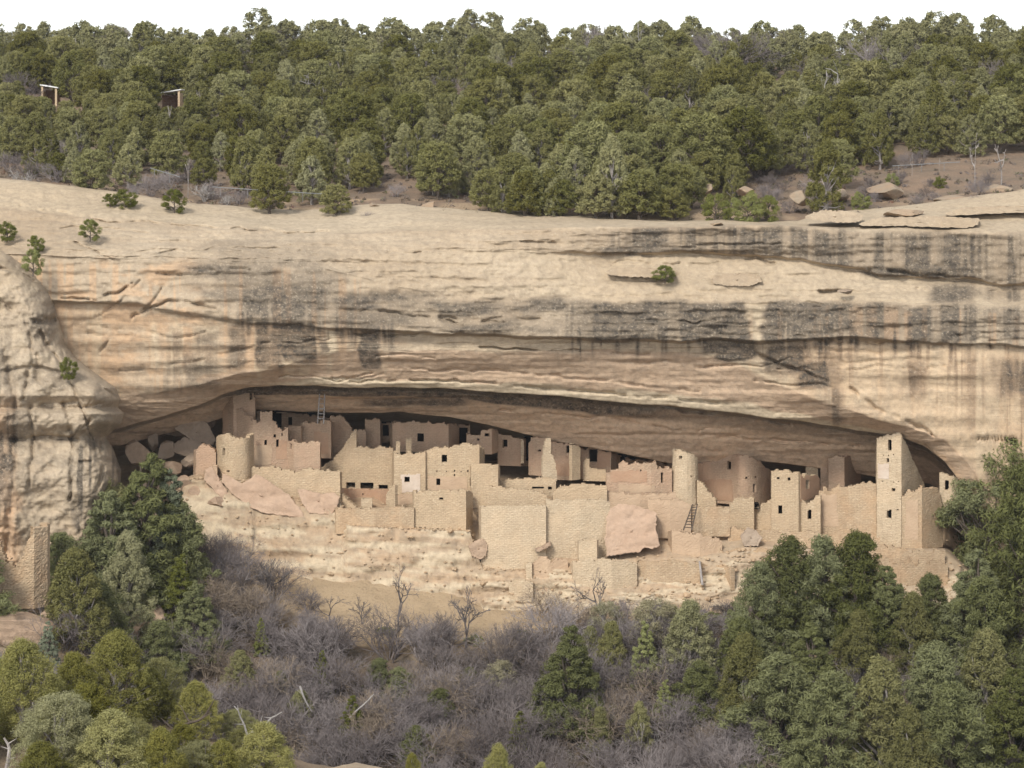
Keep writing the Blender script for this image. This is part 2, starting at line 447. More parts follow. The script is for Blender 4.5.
# relief: long beds, lumps, small roughness
bed = fbm(gx / 90 + 0.3 * fbm(gx / 200, gp / 50, 2, 5), gp / 5.0, 4, 21)
lump = fbm(gx / 55, gp / 38, 4, 31)
fine = fbm(gx / 7, gp / 3.2, 4, 41)
ledge = fbm(gx / 160, gp / 11.0, 3, 51)
steps = np.floor(ledge * 9) / 9 + 0.25 * (ledge * 9 - np.floor(ledge * 9)) / 9
face = np.where(rk < 10.2, 1.0, np.where(rk < 15, 0.55, 0.35))
calm = np.where((rk >= 7) & (rk < 10), 0.28, 0.8)
disp = face * calm * (0.55 * (bed - 0.5) + 1.5 * (lump - 0.5) + 0.55 * (fine - 0.5))
disp += face * np.where((rk > 1) & (rk < 5), 1.1, 0.6) * (steps - 0.5)
# sharp-edged beds: each swells outward as it comes down, then is cut back


def saw(period, amp, seed, wx=130.0):
    ph = gp / period + 1.5 * fbm(gx / (1.8 * wx), gp / 60, 4, seed) + 0.15 * fbm(gx / 10, gp / 10, 2, seed + 3)
    f = ph - np.floor(ph)
    on_ = sm(0.42, 0.6, fbm(gx / 42, np.floor(ph) * 3.7, 3, seed + 5))
    return -amp * on_ * np.where(f < 0.86, f / 0.86, (1 - f) / 0.14)


disp += np.where((rk > 0.6) & (rk < 6.0), 1, 0) * (saw(17.0, 0.34, 201) + saw(7.5, 0.13, 211, 60))
disp += np.where((rk > 6.9) & (rk < 10), 1, 0) * (saw(19.0, 0.22, 221, 260) + saw(6.0, 0.06, 231, 140))
disp += np.where((rk > 11) & (rk < 12.6), 1, 0) * (saw(18.0, 0.35, 241, 200) + saw(6.0, 0.08, 251, 120))
# pale ledges below the ruins: stratified and broken
led = (rk >= 19.3)
st2 = fbm(gx / 70, gp / 9.0, 3, 61)
disp += np.where(led, 1.2 * (np.floor(st2 * 8) / 8 - 0.5) + 0.7 * (fbm(gx / 9, gp / 5, 3, 62) - 0.5), 0)
flo = (rk > 16) & (rk < 18.6)
gy = gy + disp * np.where(flo, 0.3, 1)
gp = gp + np.where(flo, 1.6, 0.0) * (fbm(gx / 8, gy / 1.2, 3, 71) - 0.5) * 2 + np.where(rk <= 2.2, 2.2, 0) * (fbm(gx / 45, rk * 6, 4, 72) - 0.5) * 2


def groove(pts, depth, w):
    """cut an open crack along a line drawn across the face"""
    global gy
    pts = np.array(pts, float)
    d = np.full(gp.shape, 1e9)
    for (x0, y0), (x1, y1) in zip(pts[:-1], pts[1:]):
        wx = (fbm(gx / 12, gp / 12, 2, 81) - 0.5) * 5
        L2 = (x1 - x0) ** 2 + (y1 - y0) ** 2
        t = np.clip(((gx - x0) * (x1 - x0) + (gp + wx - y0) * (y1 - y0)) / L2, 0, 1)
        d = np.minimum(d, np.hypot(gx - x0 - t * (x1 - x0), gp + wx - y0 - t * (y1 - y0)))
    gy = gy + np.where(rk < 12, depth * 0.9 * np.exp(-(d / (w * 0.66)) ** 2) * sm(0.3, 0.58, fbm(gx / 14, gp / 14, 3, 83)), 0)


for pts, dep, w in [
    ([(62, 299), (95, 300), (118, 293), (132, 283)], 1.2, 1.6), ([(95, 318), (112, 308), (126, 296), (140, 280)], 0.5, 1.4),
    ([(122, 330), (135, 315), (152, 306), (178, 300), (215, 308)], 1.0, 1.6), ([(100, 352), (122, 325), (150, 304), (168, 280)], 0.55, 1.5),
    ([(135, 272), (158, 273)], 0.9, 1.2), ([(165, 274), (182, 275)], 0.9, 1.2),
    ([(20, 207), (60, 212), (110, 222), (150, 221), (200, 227), (260, 231), (330, 233)], 0.7, 1.2), ([(60, 228), (95, 226), (150, 233)], 0.5, 1.2), ([(75, 243), (120, 262)], 0.5, 1.3),
    ([(160, 252), (230, 248), (300, 250)], 0.5, 1.3), ([(190, 268), (250, 270)], 0.7, 1.5),
    ([(430, 316), (500, 322), (540, 318)], 0.8, 1.3), ([(480, 347), (560, 350), (650, 354)], 0.8, 1.2), ([(400, 368), (500, 372), (600, 380), (700, 392)], 0.5, 1.5),
    ([(350, 381), (440, 380), (520, 386), (640, 396), (720, 404)], 0.9, 1.3), ([(560, 260), (640, 262), (720, 264)], 0.6, 1.2),
    ([(820, 342), (900, 343), (1024, 348), (1150, 352)], 1.2, 1.4), ([(752, 350), (790, 368), (850, 388), (880, 410), (930, 432)], 0.8, 2.2), ([(830, 350), (900, 352), (960, 346)], 0.4, 1.6),
    ([(870, 270), (930, 276), (975, 276)], 1.1, 2.0), ([(932, 434), (960, 438), (1005, 440), (1080, 437)], 1.5, 1.8), ([(820, 291), (850, 293)], 1.3, 2.2), ([(735, 262), (755, 258), (775, 263)], 1.0, 2.0),
    ([(380, 312), (440, 318), (470, 326)], 0.7, 1.3), ([(120, 372), (200, 360), (260, 345), (330, 340)], 0.5, 1.6), ([(925, 446), (950, 470), (970, 500)], 0.5, 1.5),
    ([(500, 410), (600, 417), (680, 430), (740, 428)], 0.8, 1.4), ([(700, 436), (780, 440), (860, 446)], 0.8, 1.4), ([(640, 405), (720, 414), (790, 424)], 1.2, 1.6)]:
    groove(pts, dep, w)

rc = np.random.default_rng(64)
for k in range(26):
    x0 = rc.uniform(60, 980); y0 = rc.uniform(238, 345) if k % 3 else rc.uniform(345, 384)
    n_ = int(rc.integers(3, 6)); dx = rc.uniform(18, 42)
    groove([(x0 + i * dx, y0 + rc.normal(0, 1.6) + i * rc.uniform(-1, 1.5)) for i in range(n_)], rc.uniform(0.3, 0.65), rc.uniform(1.0, 1.5))
V = np.stack([(gx - 512) / F * gy, gy, (HY - gp) / F * gy], -1)
# stains, rock colours, painted shade and a painted lit edge, as masks
n1 = fbm(gx / 26, gp / 10, 4, 91); n2 = fbm(gx / 4.2, gp / 120, 4, 92); n3 = fbm(gx / 11, gp / 160, 3, 93); n4 = fbm(gx / 60, gp / 16, 4, 94)
n5 = fbm(gx / 5, gp / 3, 3, 95)


def box(x0, x1, y0, y1, fx=8, fy=5):
    jx = (n1 - 0.5) * 14; jy = (n1 - 0.5) * 12
    return sm(x0 - fx, x0 + fx, gx + jx) * (1 - sm(x1 - fx, x1 + fx, gx + jx)) * sm(y0 - fy, y0 + fy, gp + jy) * (1 - sm(y1 - fy, y1 + fy, gp + jy))


def fromrow(k0, k1, f=0.08):
    return sm(k0 - f, k0 + f, rk + (n1 - 0.5) * 0.25) * (1 - sm(k1 - f, k1 + f, rk + (n1 - 0.5) * 0.1))


streak = sm(0.40, 0.60, n3 * 0.72 + n2 * 0.28)
thin = sm(0.56, 0.62, fbm(gx / 2.6, gp / 200, 3, 98)) * sm(0.42, 0.6, n3)
hstreak = sm(0.35, 0.6, n4)
dark = 0 * gp
add = lambda m: np.maximum(dark, np.clip(m, 0, 1))
xb = sm(540, 640, gx)
dark = add(fromrow(2.05, 3.1) * xb * (0.25 + 0.5 * streak))
dark = add(box(722, 780, 228, 252) * (0.35 + 0.5 * streak)); dark = add(box(830, 852, 226, 256) * 0.55 * (0.4 + streak)); dark = add(box(940, 1210, 236, 268) * (0.3 + 0.3 * streak))
dark = add(box(600, 640, 246, 256, 10, 3) * 0.8 * hstreak); dark = add(box(615, 700, 245, 252, 10, 2) * 0.6); dark = add(box(866, 972, 267, 277, 8, 2) * 0.85); dark = add(box(930, 975, 284, 304, 8, 5) * 0.7); dark = add(box(975, 1210, 286, 300) * 0.5 * (0.4 + streak))
dark = add(fromrow(5.02, 6.1) * sm(540, 580, gx) * (0.5 + 0.65 * streak) * (1 - 0.95 * box(743, 765, 290, 350, 3, 5)) * (1 - 0.6 * sm(860, 960, gx)))
dark = add(box(762, 852, 303, 342, 6, 4) * (0.62 + 0.3 * streak)); dark = add(box(575, 742, 303, 322, 10, 4) * (0.55 + 0.35 * streak)); dark = add(box(590, 640, 303, 342, 10, 4) * 0.8)
dark = add(box(700, 750, 318, 352, 6, 4) * 1.0); dark = add(box(905, 1060, 306, 342, 8, 4) * (0.35 + 0.45 * streak))
dark = add(box(330, 440, 292, 322, 14, 6) * (0.35 + 0.5 * hstreak)); dark = add(box(395, 570, 300, 332, 14, 6) * (0.25 + 0.65 * hstreak)); dark = add(box(330, 420, 310, 328, 12, 4) * 0.6)
dark = add(box(190, 340, 260, 322, 26, 12) * (0.08 + 0.6 * sm(0.42, 0.62, n4)) * (0.45 + 0.5 * hstreak) * 0.8); dark = add(box(185, 250, 266, 274, 12, 3) * 0.7); dark = add(box(240, 330, 284, 322, 14, 8) * (0.25 + 0.6 * hstreak))
dark = add(box(228, 247, 324, 372, 3, 7) * (0.55 + 0.4 * streak)); dark = add(box(258, 282, 322, 368, 3, 6) * (0.6 + 0.35 * streak)); dark = add(box(282, 318, 322, 360, 4, 6) * streak * 0.9); dark = add(box(262, 315, 322, 338, 4, 3) * 0.75)
dark = add(box(358, 379, 322, 366, 3, 5) * 0.92); dark = add(box(318, 326, 325, 352, 2, 5) * 0.6)
dark = add(box(160, 228, 330, 392, 5, 8) * streak * 0.45); dark = add(box(182, 198, 352, 385, 3, 6) * 0.5)
dark = add(box(716, 756, 340, 362, 6, 5) * 1.0); dark = add(box(766, 806, 342, 372, 6, 6) * 1.0); dark = add(box(798, 830, 360, 390, 6, 6) * 0.9); dark = add(box(816, 842, 388, 424, 6, 6) * 0.5 * (0.3 + streak))
dark = add(box(822, 842, 340, 385, 3, 8) * 0.4); dark = add(box(900, 925, 362, 395, 5, 8) * 0.4 * (0.4 + streak)); dark = add(box(990, 1030, 358, 395, 5, 8) * 0.7 * (0.4 + streak)); dark = add(box(965, 1000, 352, 430, 8, 8) * 0.35 * streak)
dark = add(box(1020, 1210, 350, 420, 8, 8) * 0.5 * streak)
dark = add(box(150, 420, 236, 262, 30, 8) * 0.25 * sm(0.5, 0.65, n4))
dark = add(box(360, 470, 396, 406, 12, 3) * 0.7); dark = add(fromrow(10.0, 11.22, 0.05) * (0.75 + 0.35 * n4) * sm(215, 250, gx) * (1 - 0.6 * sm(560, 700, gx)))  # shade of the gap under the alcove lip, painted into the rock
drip = 1 - sm(0.15, 0.85, np.clip((gp - E_) / (E3 - E_ + 1), 0, 1) + (n2 - 0.5) * 0.9)
dark = add(fromrow(6.9, 8.2) * thin * drip * 0.4 * np.maximum(sm(560, 640, gx), sm(215, 240, gx) * (1 - sm(380, 400, gx))))
dark = add((fromrow(2.05, 3.1) + fromrow(5.02, 6.1)) * thin * 0.15 * sm(520, 600, gx))
# separate seeps running down from the band and over its foot
rd = np.random.default_rng(88)
for k in range(95):
    if k % 5 == 0: x0 = rd.uniform(862, 1100)
    else: x0 = rd.choice([rd.uniform(226, 330), rd.uniform(332, 400), rd.uniform(570, 742), rd.uniform(766, 862)])
    w_ = rd.uniform(0.8, 3.4); L_ = rd.uniform(6, 26) * (1.5 if 690 < x0 < 850 else 1.0); up = rd.uniform(8, 34)
    j = int(np.argmin(np.abs(cpx - x0))); y_ = E_[j]
    d_ = np.abs(gx + (fbm(gx / 9, gp / 14, 2, 400 + k) - 0.5) * 2.5 - x0)
    t_ = (gp - y_) / L_
    prof = np.where(t_ > 0, np.clip(1.15 - t_, 0, 1), np.clip(1 + (gp - y_) / up, 0, 1))
    if k % 6 == 1:
        pale_seep = np.exp(-(d_ / w_) ** 2) * prof * (rk < 9); dark = dark * (1 - 0.75 * pale_seep)
    else:
        dark = add(np.exp(-(d_ / w_) ** 2) * np.clip(prof * 1.3, 0, 1) * (rk > 4.6) * (rk < 9) * rd.uniform(0.55, 0.9))
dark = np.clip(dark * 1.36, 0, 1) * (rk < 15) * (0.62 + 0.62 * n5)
orange = np.clip(fromrow(6.9, 9.0) * sm(740, 820, gx) * (0.62 + 0.45 * sm(0.35, 0.6, n3)) + fromrow(6.9, 8.0) * (1 - sm(300, 380, gx)) * (0.25 + 0.6 * sm(0.4, 0.6, n1)), 0, 1) * 0.85
orange = np.maximum(orange, box(60, 200, 262, 345, 12, 10) * 0.6 * sm(0.4, 0.6, n1))
orange = np.maximum(orange, (fromrow(5.1, 6.1) + fromrow(6.9, 8.4)) * sm(0.54, 0.62, fbm(gx / 5, gp / 160, 3, 99)) * 0.6 * (sm(700, 780, gx) + 1 - sm(330, 400, gx)))
orange = np.maximum(orange, fromrow(6.8, 7.6) * 0.35 * sm(0.4, 0.6, n4)); orange = np.maximum(orange, fromrow(15.6, 23) * (0.15 + 0.25 * sm(0.4, 0.62, n1)))
pink = np.clip(fromrow(8.0, 9.4) * 0.85 + fromrow(10.9, 12.6) * (0.55 + 0.4 * n1) + fromrow(7.0, 8.0) * sm(380, 460, gx) * (1 - sm(700, 800, gx)) * 0.35 * (0.3 + 0.8 * n4), 0, 1)
pale = np.clip(fromrow(7.0, 8.0) * box(140, 360, 326, 372, 12, 6) * sm(0.35, 0.55, n3) * 0.8 + fromrow(1.0, 2.0) * 0.35 + fromrow(19.6, 23) * sm(0.45, 0.6, fbm(gx / 40, gp / 5, 4, 97)) * 0.8 * sm(330, 200, 0 * gx + 0), 0, 1)
pale = np.maximum(pale, fromrow(19.6, 23) * sm(0.44, 0.6, fbm(gx / 40, gp / 5, 4, 97)) * 0.36)
pale = np.maximum(pale, box(975, 992, 228, 345, 5, 8) * 0.5); pale = np.maximum(pale, box(744, 764, 302, 342, 3, 3) * 0.6)
pale = np.maximum(pale, fromrow(6.9, 8.0) * sm(380, 460, gx) * 0.45 * (0.4 + n4))
pale = np.maximum(pale, fromrow(8.78, 9.3, 0.04) * sm(240, 330, gx) * (1 - sm(860, 920, gx)) * 0.75)  # highlight painted along the edge just above the alcove lip
pink = pink * (1 - 0.7 * fromrow(8.78, 9.3, 0.04) * sm(240, 330, gx))
pale = np.maximum(pale, fromrow(3.3, 5.0) * sm(380, 600, gx) * 0.25); pale = np.maximum(pale, fromrow(6.9, 8.6) * sm(0.58, 0.68, n3) * 0.4 * (0.35 * sm(740, 800, gx) + 1 - sm(340, 420, gx)))
ceil = fromrow(11.0, 13.0) * (0.75 + 0.3 * n4) + 0 * dark  # ceiling rock coloured lighter to stand in for bounced light
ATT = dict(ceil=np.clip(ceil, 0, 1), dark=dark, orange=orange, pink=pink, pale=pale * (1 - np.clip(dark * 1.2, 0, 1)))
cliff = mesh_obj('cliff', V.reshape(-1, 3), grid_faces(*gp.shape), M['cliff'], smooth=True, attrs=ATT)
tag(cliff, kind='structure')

# rounded rock buttress beside the alcove, nearer than the main face
nr, nc = 430, 260
bp_ = np.linspace(176, 640, nr)[:, None] + np.zeros((1, nc))
edge = I(bp_, [(176, -60), (214, -30), (235, 0), (262, 30), (283, 50), (298, 56), (318, 59), (330, 62), (345, 66), (358, 76), (375, 98), (388, 116), (400, 121), (408, 118), (413, 124), (424, 121), (437, 106), (448, 113), (470, 121), (495, 120), (520, 116), (640, 108)])
t = np.linspace(0, 1, nc)[None, :] + 0 * bp_
R = 40.0
a = np.clip((t - 0.72) / 0.28, 0, 1) * math.pi / 2
bx = np.where(t < 0.72, -170 + (edge - R + 170) * t / 0.72, edge - R + R * np.sin(a))
by = I(bp_, [(176, 262), (225, 254), (260, 248.5), (300, 245), (318, 244.2), (345, 243.5), (375, 242.2), (396, 241.4), (408, 242.8), (414, 241.2), (424, 241.4), (440, 243.4), (455, 241.8), (500, 241), (640, 240)]) + 9 * (1 - np.cos(a))
by += 2.4 * (fbm(bx / 50, bp_ / 40, 4, 101) - 0.5) * 1.6 + 0.7 * (0.5 - np.abs(2 * fbm(bx / 30 + bp_ / 40, bp_ / 20, 5, 102) - 1)) + 0.5 * (np.floor(6 * fbm(bx / 26 + bp_ / 70, bp_ / 14, 2, 109)) / 6 - 0.5) + 0.45 * (fbm(bx / 4, bp_ / 4, 3, 108) - 0.5) + 0.5 * (fbm(bx / 70, bp_ / 14, 3, 103) - 0.5)


def bgroove(pts, depth, w):
    global by
    d = np.full(bp_.shape, 1e9)
    for (x0, y0), (x1, y1) in zip(pts[:-1], pts[1:]):
        wx = (fbm(bx / 9, bp_ / 9, 2, 104) - 0.5) * 5
        tt = np.clip(((bx + wx - x0) * (x1 - x0) + (bp_ - y0) * (y1 - y0)) / ((x1 - x0) ** 2 + (y1 - y0) ** 2), 0, 1)
        d = np.minimum(d, np.hypot(bx + wx - x0 - tt * (x1 - x0), bp_ - y0 - tt * (y1 - y0)))
    by = by + depth * 0.75 * np.exp(-(d / (w * 0.8)) ** 2) * sm(0.3, 0.6, fbm(bx / 14, bp_ / 14, 3, 107))


for pts, dep, w in [([(38, 330), (52, 352), (70, 380), (84, 412), (95, 450)], 1.0, 2.0), ([(24, 325), (40, 322), (54, 320)], 3.5, 5), ([(5, 350), (14, 400), (16, 460), (8, 520), (6, 600)], 0.8, 4.2),
                    ([(36, 356), (40, 385)], 0.8, 4), ([(82, 408), (100, 404), (120, 402)], 1.2, 1.8), ([(70, 438), (82, 430), (90, 420)], 1.0, 1.8), ([(28, 330), (32, 360), (22, 400)], 0.7, 2.0),
                    ([(100, 440), (104, 470), (96, 490)], 0.9, 2.2), ([(0, 300), (20, 318)], 0.8, 2.0), ([(40, 405), (76, 402)], 1.0, 1.8), ([(14, 440), (50, 436), (78, 440)], 1.4, 2.2), ([(60, 350), (76, 372), (104, 388), (118, 398)], 1.0, 2.0), ([(0, 372), (34, 366), (66, 374)], 0.9, 1.8), ([(30, 405), (34, 440), (28, 490)], 1.0, 2.0), ([(64, 402), (72, 440), (70, 500)], 1.1, 2.0), ([(0, 268), (24, 274), (44, 286)], 0.9, 1.8), ([(78, 462), (116, 460)], 1.0, 1.8)]:
    bgroove(pts, dep, w)
BV = np.stack([(bx - 512) / F * by, by, (HY - bp_) / F * by], -1)
b1 = fbm(bx / 20, bp_ / 20, 4, 105); b2 = fbm(bx / 5, bp_ / 60, 3, 106)
bd = np.clip(0.22 * sm(0.45, 0.62, fbm(bx / 9, bp_ / 9, 4, 110)) + sm(300, 325, bp_) * (1 - sm(328, 350, bp_)) * sm(20, 34, bx) * (1 - sm(50, 60, bx)) * 0.5 + sm(415, 460, bp_) * sm(70, 85, bx + (b1 - 0.5) * 30) * sm(0.4, 0.6, b2) * 0.8  # one term paints the small cave's shade high on the buttress
             + sm(340, 380, bp_) * (1 - sm(460, 500, bp_)) * sm(0.5, 0.68, b1) * 0.35 + (1 - sm(10, 30, bx)) * sm(0.45, 0.6, b2) * sm(310, 350, bp_) * 0.5, 0, 1)
bo = np.clip((1 - sm(10, 24, bx + (b1 - 0.5) * 20)) * sm(380, 440, bp_) * 0.9, 0, 1)
butt = mesh_obj('cliff_buttress', BV.reshape(-1, 3), grid_faces(nr, nc), M['cliff'], smooth=True,
                attrs=dict(dark=bd, orange=bo, pink=bo * 0.4, pale=0.15 * sm(0.45, 0.6, b1)))
tag(butt, kind='structure')


# ------------------------------------------------------------------ mesa top, canyon slope, near hillside
def mesaZ(X, Y):
    X = np.asarray(X, float); Y = np.asarray(Y, float)
    px = 512 + F * X / Y
    rim = np.interp(px, cpx, A_ + (B_ - A_) * 4 / (268 - yB) + 3)
    cr = I(px, [(-200, 62), (0, 62), (150, 60), (205, 70), (250, 58), (400, 60), (590, 62), (640, 61), (800, 64), (822, 74), (860, 58), (900, 55), (1024, 60), (1250, 60)])
    z0 = PZ(rim, 264.0); z1 = PZ(cr, 415.0)
    f = (Y - 264) / (415 - 264)
    z = z0 + (z1 - z0) * f
    z = np.where(f > 1, z1 - (f - 1) * 22, z)
    z = z + (fbm(X / 9, Y / 9, 4, 111) - 0.5) * 1.1 * np.clip(f * 12, 0, 1)
    z = np.where(f < 0, z0 + f * 150 - 0.2, z)
    return z


mx, my = np.meshgrid(np.linspace(-1, 1, 420), np.concatenate([np.linspace(258, 300, 90), np.linspace(300.5, 430, 130), np.linspace(440, 1500, 20)]))
MX = mx * my * 0.30
MZ = mesaZ(MX, my)
mg = mesh_obj('mesa_top_ground', np.stack([MX, my, MZ], -1).reshape(-1, 3), grid_faces(*mx.shape)[:, ::-1], M['mesa'], smooth=True,
              attrs=dict(sand=0.6 * sm(0.5, 0.6, fbm(MX / 6, my / 6, 3, 112)) * (my < 275)))
tag(mg, kind='structure')

J4f = [(x, y) for x, y in zip(cpx[::10], J4[::10])]
CR = [(258.0, lambda p: I(p, J4f) - 40), (247.5, lambda p: I(p, J4f) + 6),
      (240.0, lambda p: I(p, [(-170, 580), (60, 582), (120, 605), (200, 604), (300, 632), (400, 640), (500, 642), (560, 630), (650, 624), (750, 612), (850, 606), (950, 606), (1210, 640)])),
      (232.0, lambda p: I(p, [(-170, 594), (52, 598), (100, 640), (180, 668), (200, 672), (400, 692), (600, 690), (800, 672), (1210, 672)])),
      (224.0, lambda p: I(p, [(-170, 622), (50, 626), (85, 650), (140, 735), (200, 742)])), (214.0, lambda p: I(p, [(-170, 720), (60, 730), (150, 812), (200, 815)])), (200.0, lambda p: 905 + 0 * p), (180.0, lambda p: 1000 + 0 * p),
      (160.0, lambda p: 1060 + 0 * p), (155, lambda p: 1085 + 0 * p)]


def crest(p):
    return I(p, [(-170, 690), (0, 706), (100, 716), (150, 722), (200, 735), (300, 760), (360, 768), (420, 790), (480, 800), (560, 830), (700, 950), (1210, 1010)])


NR = [(165.0, lambda p: 1150 + 0 * p), (152.0, lambda p: crest(p) + 90), (138.0, lambda p: crest(p) + 8), (132.0, lambda p: crest(p)), (122.0, lambda p: crest(p) + 45), (104.0, lambda p: crest(p) + 190), (70.0, lambda p: 1300 + 0 * p)]


def slopeZ(X, Y, rows=CR):
    X = np.asarray(X, float); Y = np.asarray(Y, float)
    px = 512 + F * X / np.maximum(Y, 1)
    Ys = np.array([r[0] for r in rows])
    Zs = np.stack([PZ(r[1](px), r[0]) for r in rows], 0)
    out = Zs[0].copy()
    for k in range(len(rows) - 1):
        y0, y1 = Ys[k], Ys[k + 1]
        f = (Y - y0) / (y1 - y0)
        m = (f >= 0) & (f <= 1)
        out = np.where(m, Zs[k] + (Zs[k + 1] - Zs[k]) * f, out)
    out = np.where(Y < Ys[-1], Zs[-1], out)
    return out + (fbm(X / 5, Y / 5, 4, 121) - 0.5) * 1.3


def solveY(px, py, rows=CR):
    """the ground point seen at this spot of the picture, ignoring what stands on it"""
    Ys = [r[0] for r in rows]; ps = [float(r[1](np.array(float(px)))) for r in rows]
    for k in range(len(rows) - 1):
        if (ps[k] - py) * (ps[k + 1] - py) <= 0 and ps[k] != ps[k + 1]:
            return Ys[k] + (Ys[k + 1] - Ys[k]) * (py - ps[k]) / (ps[k + 1] - ps[k])
    return Ys[-1] if py > ps[-1] else Ys[1]


sy = np.concatenate([np.linspace(258, 205, 260), np.linspace(204, 155, 40)])
sx = np.linspace(-190, 1230, 420)
SX, SY = np.meshgrid(sx, sy)
WX = (SX - 512) / F * SY
SZ = slopeZ(WX, SY)
spy = HY - F * SZ / SY
sandm = sm(0, 1, (SY - I(SX, [(-170, 250), (180, 246), (260, 242), (330, 238), (420, 236.5), (520, 237.5), (560, 240), (640, 242), (700, 243), (760, 244), (900, 244), (960, 246), (1210, 250)]) + (fbm(SX / 20, SY / 2, 3, 122) - 0.5) * 6) / 2.0)
cs = mesh_obj('canyon_slope', np.stack([WX, SY, SZ], -1).reshape(-1, 3), grid_faces(*SX.shape), M['slope'], smooth=True, attrs=dict(sand=np.maximum(sandm, (SX < 95) * sm(216, 222, SY) * 0.9)))
tag(cs, kind='structure')

sy2 = np.concatenate([np.linspace(165, 100, 170), np.linspace(99, 70, 12)])
SX2, SY2 = np.meshgrid(np.linspace(-250, 1290, 200), sy2)
WX2 = (SX2 - 512) / F * SY2
SZ2 = slopeZ(WX2, SY2, NR)
h2 = np.stack([WX2, SY2, SZ2], -1)
# carry the near slope back to where the camera stands
extra = []
for Y_, Z_ in ((60, -26.0), (45, -19), (20, -7.0), (4, -1.9), (-15, -1.8)):
    r = h2[-1].copy(); r[:, 1] = Y_; r[:, 2] = Z_; r[:, 0] = (SX2[0] - 512) / F * 70; extra.append(r[None])
h2 = np.concatenate([h2] + extra, 0)
hs_ = mesh_obj('near_hillside', h2.reshape(-1, 3), grid_faces(*h2.shape[:2]), M['slope'], smooth=True, attrs=dict(sand=np.full(h2.shape[:2], 0.35)))
tag(hs_, kind='structure')

# ------------------------------------------------------------------ the ruins: walls built course by course
def curved(path, n=6):
    """round the plan of a curved wall through its points"""
    p = np.array(path, float); out = []
    q = np.vstack([2 * p[0] - p[1], p, 2 * p[-1] - p[-2]])
    for k in range(1, len(q) - 2):
        for i in range(n):
            t = i / n
            out.append(tuple(0.5 * (2 * q[k] + (q[k + 1] - q[k - 1]) * t + (2 * q[k - 1] - 5 * q[k] + 4 * q[k + 1] - q[k + 2]) * t * t + (3 * q[k] - q[k - 1] - 3 * q[k + 1] + q[k + 2]) * t ** 3)))
    return out + [tuple(p[-1])]


